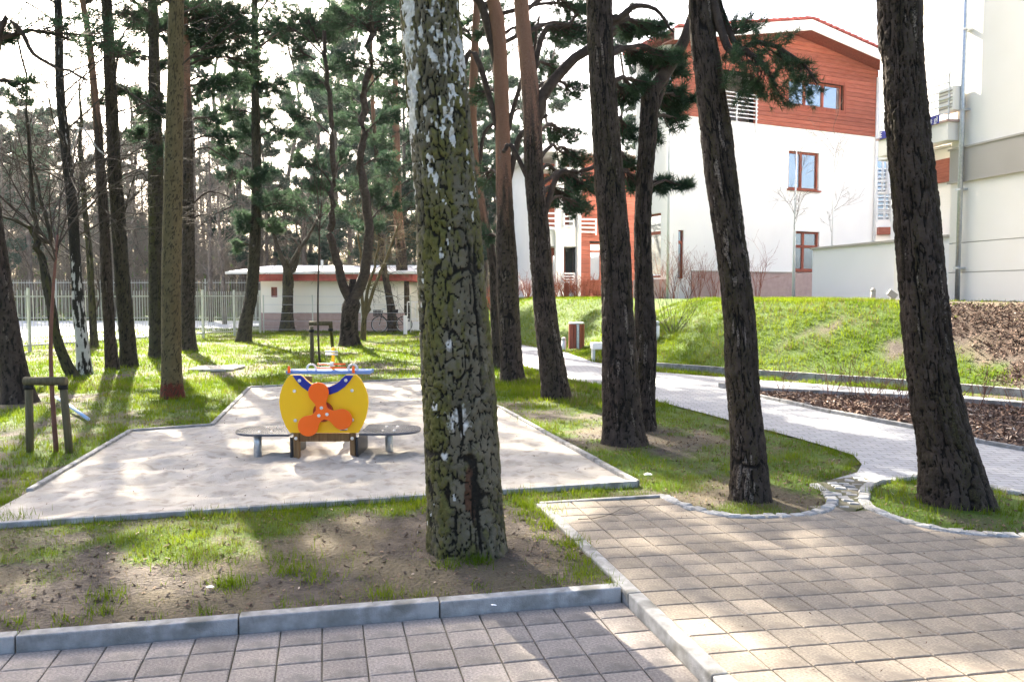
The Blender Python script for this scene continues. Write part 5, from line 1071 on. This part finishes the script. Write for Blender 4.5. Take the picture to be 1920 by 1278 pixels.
# ================================================================ SMALL STREET FURNITURE
g = gp(1081, 654); bn = thing('litter_bin', 'round red-brown slatted litter bin beside the path', 'litter bin', g); zt = at_d(1081, 606, g[1])[2] - g[2]; rb = 13.5 * g[1] / F
part('liner', MB().tube(np.array([(0, 0, .03), (0, 0, zt / 2), (0, 0, zt - .05)]), rb * .86, 20), m_['panel_dark'], bn)
for i in range(16):
    a = 2 * math.pi * i / 16 + .1; wd = rb * .17; R = Matrix.Rotation(a, 3, 'Z'); mb = MB().box((rb * math.cos(a), rb * math.sin(a), zt / 2), (.018, wd, zt / 2 - .02), R); part('slat', mb, m_['metal_galv' if i == 12 else 'wood_brown'], bn)
th = np.linspace(0, 6.2832, 25); part('rim', MB().tube(np.array([(rb * .97 * math.cos(t), rb * .97 * math.sin(t), zt - .0) for t in th]), .03, 8, False), m_['metal_galv'], bn, True)
g = gp(1115, 677); lb = thing('path_bench', 'pale backless bench end on a grey leg beside the path', 'bench', g); zt = at_d(1112, 643, g[1])[2] - g[2]; zs0 = at_d(1112, 655, g[1])[2] - g[2]
x0, x1 = at_d(1110, 650, g[1])[0] - g[0], at_d(1160, 650, g[1])[0] - g[0]
for k in range(3): bev(part('seat_slat', MB().box(((x0 + x1) / 2, .06 + k * .17, (zt + zs0) / 2), ((x1 - x0) / 2, .075, (zt - zs0) / 2)), m_['white_wall'], lb), .02, 3)
for x in (x0 + .05, x1 - .08): part('leg', MB().box((x, .22, zs0 / 2 - .05), (.03, .18, zs0 / 2 + .049)), m_['metal_galv'], lb)
def bollard(px, ytop, ybot, lab, w):
    g = gp(px, ybot); t = thing('bollard', lab, 'bollard', g); h = at_d(px, ytop, g[1])[2] - g[2]; r = w / 2 * g[1] / F
    part('shaft', MB().tube(np.array([(0, 0, -.1), (0, 0, h * .3), (0, 0, h * .72)]), r, 14), m_['white_wall'], t, True)
    for k in range(3): part('lamp_ring', MB().tube(np.array([(0, 0, h * (.74 + .05 * k)), (0, 0, h * (.75 + .05 * k)), (0, 0, h * (.765 + .05 * k))]), r * .95, 14), m_['metal_galv'], t)
    part('lamp_core', MB().tube(np.array([(0, 0, h * .72), (0, 0, h * .8), (0, 0, h * .9)]), r * .6, 10), m_['metal_light'], t)
    part('cap', MB().tube(np.array([(0, 0, h * .89), (0, 0, h * .95), (0, 0, h)]), (r, r * .85, r * .3), 14), m_['white_wall'], t, True)
bollard(1231, 601, 636, 'white bollard light at the foot of the bank right of the bent pine', 11); bollard(1057, 632, 657, 'small white bollard light between the curved pine and the litter bin', 9)
# garden lights on the garden wall foot
def bank_pt(px, py, d): q = at_d(px, py, d); q[2] = float(Z(q[0], q[1])); return q
q = bank_pt(1637, 548, 20.5); t = thing('garden_lamp', 'small stubby garden lamp before the white garden wall', 'lamp', q); part('body', MB().tube(np.array([(0, 0, -.05), (0, 0, .1), (0, 0, .22)]), .06, 12), m_['grey_wall'], t, True); part('cap', MB().tube(np.array([(0, 0, .221), (0, 0, .26), (0, 0, .30)]), (.07, .05, .02), 12), m_['grey_wall'], t, True)
q = bank_pt(1673, 550, 19.8); t = thing('floodlight', 'tilted little floodlight before the white garden wall', 'lamp', q); part('housing', MB().box((0, 0, .14), (.11, .03, .07), Matrix.Rotation(.6, 3, 'Y')), m_['grey_wall'], t); part('bracket', MB().box((0, .04, .04), (.02, .009, .09)), m_['grey_wall'], t)
# blue-white pipe and stone slab on the lawn
a, b = gp(104, 755), gp(166, 790); t = thing('pipe_length', 'thin blue-white pipe lying on the grass behind the staked sapling', 'pipe', a); part('pipe', MB().tube(np.array([(0, 0, .09), (b - a) / 2 + (0, 0, .07), (b - a) + (0, 0, .03)]), .022, 10), m_['pipe_blue'], t, True)
t.location = a
c = gp(408, 692); t = thing('stone_slab', 'flat pale stone slab in the lawn behind the sandpit', 'slab', c); bev(part('slab', MB().box((0, 0, .02), (.46, .5, .028)), m_['stone'], t), .02)
# boulder-like bare clay lump on the bank
# ================================================================ GRASS AND GROUND COVER
def blades(P, L, w, tilt=.5):
    n = len(P); a = rng.uniform(0, 2 * math.pi, n); sd = np.stack([np.cos(a), np.sin(a), np.zeros(n)], 1)
    b = rng.uniform(0, 2 * math.pi, n); tl = np.abs(rng.normal(size=n)) * tilt; tip = np.stack([np.cos(b) * tl, np.sin(b) * tl, np.ones(n)], 1); tip /= np.linalg.norm(tip, axis=1)[:, None]
    return np.stack([P - sd * w[:, None] / 2, P + sd * w[:, None] / 2, P + tip * L[:, None]], 1).reshape(-1, 3)
def ground_z(x, y):
    und = (fbm(x * .7, y * .7, 31) - .5) * .05 + (fbm(x * 4, y * 4, 32) - .5) * .03
    u, v = uv(x, y); k = np.minimum(1, np.minimum(dseg(x, y, SANDBOX, True)[0], 1.5) / .5) * np.minimum(1, np.minimum(np.minimum(abs(u - UK), abs(v - VK)), 2) / .4)
    for pl in (RIGHTPAVE, PATH): k = k * np.minimum(1, dseg(x, y, pl, True)[0] / .5)
    return Z(x, y) + und * k - .012
def scatter(n, x0, x1, y0, y1, thr=1.0, sand=False):
    x = rng.uniform(x0, x1, n); y = rng.uniform(y0, y1, n); inview = abs(x) < y * .72 + 1.2
    x, y = x[inview], y[inview]; ok = hard_depth(x, y) <= 0
    ok &= ~inpoly(x, y, BED); ins = inpoly(x, y, SANDBOX); ok &= ins if sand else ~ins
    return x[ok], y[ok]
GV = []; DV = []
def grow(n, box, per, Lr, wr, spread, power=1.3, bias=0.):
    x, y = scatter(n, *box); l = lush_map(x, y) ** power + bias; d, s = dseg(x, y, BANK)
    mu = (x > 8.3) & (s > 0) & (d < 3.0); k = (rng.uniform(size=len(x)) < l) & ~(mu & (rng.uniform(size=len(x)) < .85)); x, y, l = x[k], y[k], l[k]
    x = np.repeat(x, per) + rng.normal(size=len(x) * per) * spread; y = np.repeat(y, per) + rng.normal(size=len(y) * per) * spread; l = np.repeat(l, per)
    ok = (hard_depth(x, y) < .04); x, y, l = x[ok], y[ok], l[ok]
    P = np.stack([x, y, ground_z(x, y) - .004], 1); n = len(x); dryk = rng.uniform(size=n) < (.06 + .22 * (1 - l) + .25 * (fbm(x * 1.7, y * 1.7, 21) > .55))
    L_ = rng.uniform(*Lr, n) * (.65 + .6 * l); w_ = rng.uniform(*wr, n); Bv = blades(P, L_, w_).reshape(-1, 3, 3)
    GV.append(Bv[~dryk].reshape(-1, 3)); DV.append(Bv[dryk].reshape(-1, 3))
grow(30000, (-4.8, 2.2, 3.2, 7.6), 7, (.018, .05), (.0025, .005), .022, power=1.1, bias=.03)
grow(9000, (.3, 7.5, 5.0, 12.5), 6, (.03, .07), (.004, .008), .022, bias=.03)
grow(26000, (-14, .5, 6.0, 16), 5, (.035, .08), (.006, .012), .03, bias=.1)
grow(36000, (-18, 4, 14, 40), 4, (.04, .10), (.010, .024), .05, bias=.2)
grow(30000, (0, 14, 12, 24), 5, (.04, .10), (.008, .018), .04, bias=.08)
# tufts along edges and bright single tufts
ed = []
for pl, n in ((SANDBOX, 300), (RIGHTPAVE, 150), (PATH, 260)):
    pl = np.array(pl); 
    for _ in range(n):
        i = rng.integers(len(pl)); a, b = pl[i], pl[(i + 1) % len(pl)]; t = rng.uniform(); c = a + (b - a) * t; nn = np.array((-(b - a)[1], (b - a)[0])); nn /= np.linalg.norm(nn) + 1e-9; ed.append(c + nn * rng.uniform(-.14, -.02))
for v in rng.uniform(3.2, 6.3, 110): ed.append(np.array(xy(UK - rng.uniform(.01, .2), v)))
for v in rng.uniform(-4, UK, 60): ed.append(np.array(xy(v, VK + rng.uniform(.09, .25))))
ed = np.array(ed); ed = ed[(hard_depth(ed[:, 0], ed[:, 1]) <= 0) & (fbm(ed[:, 0] * 1.2, ed[:, 1] * 1.2, 71) > .42)]
q = np.repeat(ed, 16, 0); q = q + rng.normal(size=q.shape) * .03; P = np.column_stack([q, ground_z(q[:, 0], q[:, 1]) - .004]); GV.append(blades(P, rng.uniform(.03, .085, len(P)), rng.uniform(.003, .007, len(P)), .7))
for px, py, n, s in ((432, 1092, 240, .06), (548, 1070, 120, .06), (200, 1115, 90, .06), (190, 1145, 60, .05), (840, 1060, 60, .04), (895, 1052, 130, .05), (1075, 1020, 160, .07), (1020, 960, 160, .09), (545, 1050, 120, .1), (370, 1050, 200, .12), (600, 1080, 90, .07), (720, 1110, 70, .05), (10, 970, 160, .1), (1490, 858, 80, .06)):
    g = gp(px, py); q = rng.normal(size=(n, 2)) * s + g[:2]; P = np.column_stack([q, ground_z(q[:, 0], q[:, 1]) - .004]); GV.append(blades(P, rng.uniform(.04, .10, n), rng.uniform(.004, .007, n), .7))
x, y = scatter(30000, -4.8, 2.2, 3.2, 7.6); x2, y2 = scatter(16000, .3, 7.5, 5.0, 12.5); x = np.append(x, x2); y = np.append(y, y2); n = len(x); P = np.column_stack([x, y, ground_z(x, y) + .003]); aa = rng.uniform(0, 6.28, n); Bs = blades(P, rng.uniform(.015, .06, n), rng.uniform(.0015, .003, n), 6.0); DV.append(Bs)
Vg = np.concatenate(GV); link('grass', fast_mesh('grass', Vg, np.arange(len(Vg)).reshape(-1, 3), m_['grass'], 3), label='short fresh green grass of the lawns and bank', cat='grass', kind='stuff')
Vd = np.concatenate(DV); link('dry_grass', fast_mesh('dry_grass', Vd, np.arange(len(Vd)).reshape(-1, 3), m_['dry_grass'], 3), label='dry straw-coloured blades among the green grass', cat='grass', kind='stuff')
def flakes(P, s, zlift=.01, flatn=.35):
    n = len(P); a = rng.normal(size=(n, 3)) * np.array((1, 1, flatn)); a /= np.linalg.norm(a, axis=1)[:, None]; b = np.cross(a, rng.normal(size=(n, 3))); b[:, 2] *= flatn; b /= np.linalg.norm(b, axis=1)[:, None]
    L_ = s * rng.uniform(.5, 1.4, (n, 1)); w = s * rng.uniform(.2, .5, (n, 1)); P = P + np.array((0, 0, zlift))
    return np.stack([P - a * L_ - b * w, P + a * L_ - b * w * .6, P + a * L_ * .8 + b * w, P - a * L_ * .9 + b * w], 1).reshape(-1, 3)
def litter(name, P, s, matl, lab, zlift=.008, flatn=.35, cat='litter'):
    Vt = flakes(P, s, zlift, flatn); link(name, fast_mesh(name, Vt, np.arange(len(Vt)).reshape(-1, 4), m_[matl], 4), label=lab, cat=cat, kind='stuff')
mat('chip_mid', (.14, .095, .06), (.25, .18, .12), 9, .9); mat('chip_dark', (.07, .042, .03), (.20, .13, .095), 9, .9); mat('chip_pale', (.34, .26, .20), (.5, .42, .34), 9, .9)
bx = np.array(BED); x = rng.uniform(bx[:, 0].min(), bx[:, 0].max(), 16000); y = rng.uniform(bx[:, 1].min(), bx[:, 1].max(), 16000); k = inpoly(x, y, BED); x, y = x[k], y[k]; P = np.column_stack([x, y, Z(x, y) + .03 + bedz(x, y)])
litter('bark_mulch', P, .035, 'chip_dark', 'dark bark mulch covering the planting bed', .012, .6, 'mulch'); litter('pale_chips', P[:500], .03, 'chip_pale', 'pale wood chips among the dark mulch of the bed', .022, .6, 'mulch')
x = rng.uniform(6.8, 14, 40000); y = rng.uniform(8, 19, 40000); d, s = dseg(x, y, BANK); k = (s > 0) & (d < 3.2) & (x + (fbm(x * 2, y * 2, 5) - .5) * 1.5 + rng.normal(size=len(x)) * .25 > 8.3); x, y, = x[k], y[k]; P = np.column_stack([x, y, ground_z(x, y)])
litter('bank_brush', P, .03, 'chip_dark', 'brown dead twigs and bark strewn over the bare end of the bank', .02, .8, 'brush'); litter('bank_chips', P[::30], .022, 'chip_pale', 'pale chips on the bare end of the bank', .03, .6, 'brush')
x, y = scatter(15000, -4.8, 7, 3.2, 11); P = np.column_stack([x, y, ground_z(x, y)]); litter('leaf_litter', P, .012, 'chip_dark', 'fine brown leaf litter and bark crumbs on the worn lawn', .004, .3); litter('brown_litter', P[1::2], .016, 'chip_mid', 'curled brown leaves and cone scales on the worn lawn', .008, .6); litter('pale_litter', P[::60], .014, 'chip_pale', 'pale crumbs and leaf scraps on the worn lawn', .008, .3)
x, y = scatter(1500, -4.5, 1.4, 5.8, 16, sand=True); P = np.column_stack([x, y, sandrelief(x, y)]); litter('sand_litter', P[:420], .010, 'chip_dark', 'small dark twigs and crumbs on the sand', .004, .4)
u_ = rng.uniform(UK + .1, UK + 5, 900); v_ = rng.uniform(2.2, 6.2, 900); x, y = xy(u_, v_); k = inpoly(x, y, RIGHTPAVE); P = np.column_stack([x[k], y[k], Z(x[k], y[k]) + .008]); litter('pavement_litter', P[:420], .007, 'chip_dark', 'tiny crumbs scattered over the side pavement', .003, .2)
# scraps and sticks one can pick out
def scrap(px, py, s, lab):
    g = gp(px, py); t = MB(); r = random.Random(px); n = 7; pts = [(s * math.cos(i * 6.283 / n) * r.uniform(.6, 1.2), s * .7 * math.sin(i * 6.283 / n) * r.uniform(.6, 1.2)) for i in range(n)]
    v = [(0, 0, s * .5)] + [(p[0], p[1], s * r.uniform(.05, .3)) for p in pts]; t.add(v, [(0, i + 1, (i + 1) % n + 1) for i in range(n)]); link('paper_scrap', t.mesh('paper_scrap', m_['sign_white']), None, (g[0], g[1], g[2] + .004), lab, 'litter')
scrap(1215, 891, .045, 'crumpled white paper scrap on the grass left of the leaning pine'); scrap(395, 1102, .026, 'small pale leaf scrap beside the brightest grass tuft'); scrap(926, 1136, .016, 'tiny white scrap near the front kerb by the birch')
def stick(pts, r, lab, kids=0):
    P = np.array([gp(*p) for p in pts]); P[:, 2] += .02; b = P[0].copy(); mb = MB().tube(spl(P, 12) - b, np.linspace(r, r * .4, 12), 5)
    link('fallen_twig', mb.mesh('fallen_twig', m_['twig'], True), None, b, lab, 'twig')
stick([(1084, 978), (1115, 976), (1145, 968), (1165, 958), (1180, 955)], .0028, 'thin forked twig lying on the side pavement'); stick([(1140, 969), (1175, 970), (1200, 962), (1225, 948)], .0022, 'thinner twig lying across the first one on the side pavement')
# ================================================================ SHRUBS
def shrub(name, lab, base, h, spread, n, matl, group=None, r=.006, lev=2, cat='shrub'):
    t = thing(name, lab, cat, base, group); cr = WCrown()
    for _ in range(n):
        a = rng.uniform(0, 6.28); s = rng.uniform(0, .5) * spread; p = np.array(base) + np.array((math.cos(a) * s * .5, math.sin(a) * s * .5, -.03)); d = np.array((math.cos(a) * spread * rng.uniform(.2, 1), math.sin(a) * spread * rng.uniform(.2, 1), h)); twigs(cr, p, d, h * rng.uniform(.7, 1.1), r, lev, .1, .45, (2, 4), .0025)
    cr.br.v = [v - np.array(base) for v in cr.br.v]; part('stems', cr.br, m_[matl], t); return t
for i, (px, d) in enumerate([(925, 38), (945, 37), (965, 37.5), (990, 36.5), (1040, 35), (1060, 35.4), (1082, 35), (1100, 35.3), (1122, 34.6)]): q = bank_pt(px, 550, d); shrub('red_shrub', 'low dense red-twigged shrub in the row before the balcony block', q, .75, .55, 26, 'twig_red', 'red shrubs before the balcony block', .012, 2)
for i, (px, d) in enumerate([(1240, 28.5), (1265, 28.2), (1292, 28.6), (1310, 28.4), (1340, 28.8), (1420, 28.6)]): q = bank_pt(px, 552, d); shrub('plinth_shrub', 'thin red-stemmed shrub at the foot of the white house', q, 1.2, .5, 9, 'twig_red', 'thin shrubs along the house foot', .009, 2)
shrub('bare_bush', 'bare brown bush with fanning twigs on the bank beside the bent pine', gp(1262, 620), 1.1, .8, 10, 'twig', None, .009, 2)
for i, (px, py) in enumerate([(1470, 740), (1555, 752), (1605, 748), (1690, 760), (1836, 768), (1908, 775), (1640, 765), (1770, 770)]): shrub('bed_shrub', 'thin leafless red-brown shrub planted in the mulch bed', gp(px, py), .42, .25, 7, 'twig_bed', 'small shrubs in the mulch bed', .004, 2)
def thin_birch(px, yb, yt, d, lab):
    b = bank_pt(px, yb, d); t = thing('young_birch', lab, 'tree', b); top = at_d(px, yt, d); h = top[2] - b[2]; cr = WCrown(); P = np.array([b - (0, 0, .05), b + (0, 0, h / 2), b + (0.02, 0, h)])
    part('trunk', MB().tube(P - b, (.05, .035, .012), 8), m_['sign_white'], t, True)
    for k in range(9): z = h * rng.uniform(.35, 1); a = rng.uniform(0, 6.28); twigs(cr, b + (0, 0, z), np.array((math.cos(a), math.sin(a), 1.2)), h * .15, .007, 2, .1, .45, (3, 5), .003)
    cr.build(t, m_['twig_far'], NEE)
thin_birch(1488, 535, 270, 25.0, 'young slim white birch before the house windows'); thin_birch(1560, 500, 250, 28.0, 'young bare birch rising behind the garden wall')
# ================================================================ WOOD BEYOND THE ROAD
def proto_bare(seed, h, n, spread=.55):
    global rng; old = rng; rng = np.random.default_rng(seed); tr = MB(); P = spl(np.array([(0, 0, -.1), (rng.normal() * .2, 0, h * .3), (rng.normal() * .4, 0, h * .65), (rng.normal() * .6, 0, h)]), 12); tr.tube(P, np.linspace(.17, .03, 12), 8)
    cr = Crown()
    for k in range(n): f = rng.uniform(.22, 1); i = min(int(f * 11), 10); a = rng.uniform(0, 6.28); twigs(cr, P[i], np.array((math.cos(a), math.sin(a), .8)), h * .24 * (1.25 - f * .6), .05 * (1.2 - f), 3, .06, spread, (3, 5), .007)
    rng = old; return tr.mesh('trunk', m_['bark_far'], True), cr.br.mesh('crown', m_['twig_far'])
def proto_pine(seed, h, h0, nb, ntw, R=2.3):
    global rng; old = rng; rng = np.random.default_rng(seed); tr = MB(); P = spl(np.array([(0, 0, -.1), (rng.normal() * .15, 0, h * .4), (rng.normal() * .3, 0, h * .75), (rng.normal() * .3, 0, h)]), 12); tr.tube(P, np.linspace(.19, .05, 12), 8)
    cr = Crown(); ctr = lambda z: np.array([np.interp(z, P[:, 2], P[:, c]) for c in range(3)])
    class R0: location = (0, 0, 0)
    auto_crown(cr, (R0, ctr, lambda z: .1, 50), h0, h, R, nb, ntw, .26, .05, 9, 5, .5)
    Vt = np.concatenate(cr.nv); rng = old
    tm = MB(); tm.v = tr.v + cr.br.v; tm.f = tr.f + [tuple(i + tr.n for i in q) for q in cr.br.f]; tm.n = tr.n + cr.br.n
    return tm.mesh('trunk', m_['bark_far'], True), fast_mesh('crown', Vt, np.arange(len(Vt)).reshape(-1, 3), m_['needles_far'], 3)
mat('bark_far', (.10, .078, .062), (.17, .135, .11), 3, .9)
PROT = [('bare_tree', 'bare slender tree in the wood beyond the road', proto_bare(1, 14, 26)), ('bare_tree', 'bare slender tree in the wood beyond the road', proto_bare(2, 11, 26, .7)), ('wood_pine', 'tall pine with a ragged crown in the wood beyond the road', proto_pine(3, 17, 6.5, 20, 20)), ('wood_pine', 'tall pine with a ragged crown in the wood beyond the road', proto_pine(4, 14, 4.0, 20, 18)), ('young_pine', 'young pine green nearly to the ground beyond the road', proto_pine(5, 8, 1.2, 22, 16, 2.0))]
def place(k, px, d, sc=1.0, x=None):
    nme, lab, (tm, cm) = PROT[k]; X = at_d(px, HOR, d)[0]; lab = lab.replace('in the wood beyond the road', 'rising just behind the low pale building').replace('beyond the road', 'just behind the low pale building') if 480 < px < 790 and d < 60 else lab
    t = thing(nme, lab, 'tree', (X, d, float(Z(X, d))), {'bare_tree': 'bare trees of the wood', 'wood_pine': 'pines of the wood', 'young_pine': 'young pines of the wood'}[nme], rng.uniform(0, 6.28))
    t.scale = (sc, sc, sc * rng.uniform(.9, 1.1)); link('trunk', tm, t); link('crown', cm, t)
r2 = np.random.default_rng(99)
for i in range(58):
    d = r2.uniform(56, 100); px = -120 + 980 * (i + r2.uniform(0, 1)) / 58; k = r2.choice(5, p=[.26, .24, .22, .18, .10]); place(k, px, d, r2.uniform(.8, 1.2))
for k, px, d, s in ((2, 905, 46, .9), (3, 985, 60, 1.0), (3, 860, 50, .9), (4, 895, 44, .9), (2, 1150, 58, 1.0), (3, 720, 47, .9), (4, 700, 49, .8), (0, 420, 46, .8), (0, 395, 50, .9), (2, 580, 52, .9), (1, 350, 54, .9), (3, 60, 54, .9), (0, 20, 54, .9), (3, 500, 54, .8), (4, 600, 53, .8), (2, 1040, 62, 1.1)): place(k, px, d, s)
for i in range(26):
    place([0, 1, 3, 0, 1, 2][i % 6], -80 + 560 * (i + r2.uniform(0, 1)) / 26, r2.uniform(54, 66), r2.uniform(.85, 1.25))
for i in range(12): place([3, 2, 4, 3][i % 4], 470 + 480 * (i + r2.uniform(0, 1)) / 12, r2.uniform(48, 66), r2.uniform(.85, 1.2))
# undergrowth that reads as one mass
n = 46000; d = rng.uniform(56, 125, n); px = rng.uniform(-200, 950, n); X = (px - CX) / F * d; hh = rng.uniform(0, 1, n) ** 1.6 * (3.6 + 8.0 * smooth(66, 110, d)) * (.5 + fbm(X * .12, d * .12, 91)); P = np.column_stack([X, d, hh]); Vt = blades(P, rng.uniform(.5, 1.6, n), rng.uniform(.05, .16, n), .9)
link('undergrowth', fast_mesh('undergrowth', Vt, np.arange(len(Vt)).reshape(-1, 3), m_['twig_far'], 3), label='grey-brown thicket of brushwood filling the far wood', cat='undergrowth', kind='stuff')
n = 9000; d = rng.uniform(55, 110, n); px = rng.uniform(-200, 950, n); X = (px - CX) / F * d; hh = rng.uniform(0, 1, n) ** 1.5 * 5.5 * smooth(.45, .7, fbm(X * .2, d * .2, 95)); P = np.column_stack([X, d, hh]); Vt = blades(P, rng.uniform(.3, .7, n), rng.uniform(.08, .22, n), 1.2)
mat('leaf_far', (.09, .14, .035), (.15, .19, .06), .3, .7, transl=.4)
link('green_thicket', fast_mesh('green_thicket', Vt, np.arange(len(Vt)).reshape(-1, 3), m_['leaf_far'], 3), label='pale green young bushes in the far wood', cat='undergrowth', kind='stuff')


# ================================================================ AIR
hz_ = MB().box((-20, 50, 12.0), (115, 90, 13.6)); hm = bpy.data.materials.new('haze'); hm.use_nodes = True; hn = hm.node_tree.nodes; hn.remove(hn['Principled BSDF']); pv = hn.new('ShaderNodeVolumePrincipled'); pv.inputs['Color'].default_value = (.93, .96, 1, 1); pv.inputs['Density'].default_value = .0002; pv.inputs['Anisotropy'].default_value = .3
hm.node_tree.links.new(pv.outputs[0], hn['Material Output'].inputs['Volume']); link('haze', hz_.mesh('haze', hm), label='thin bright haze in the air of the wood', cat='haze', kind='stuff')
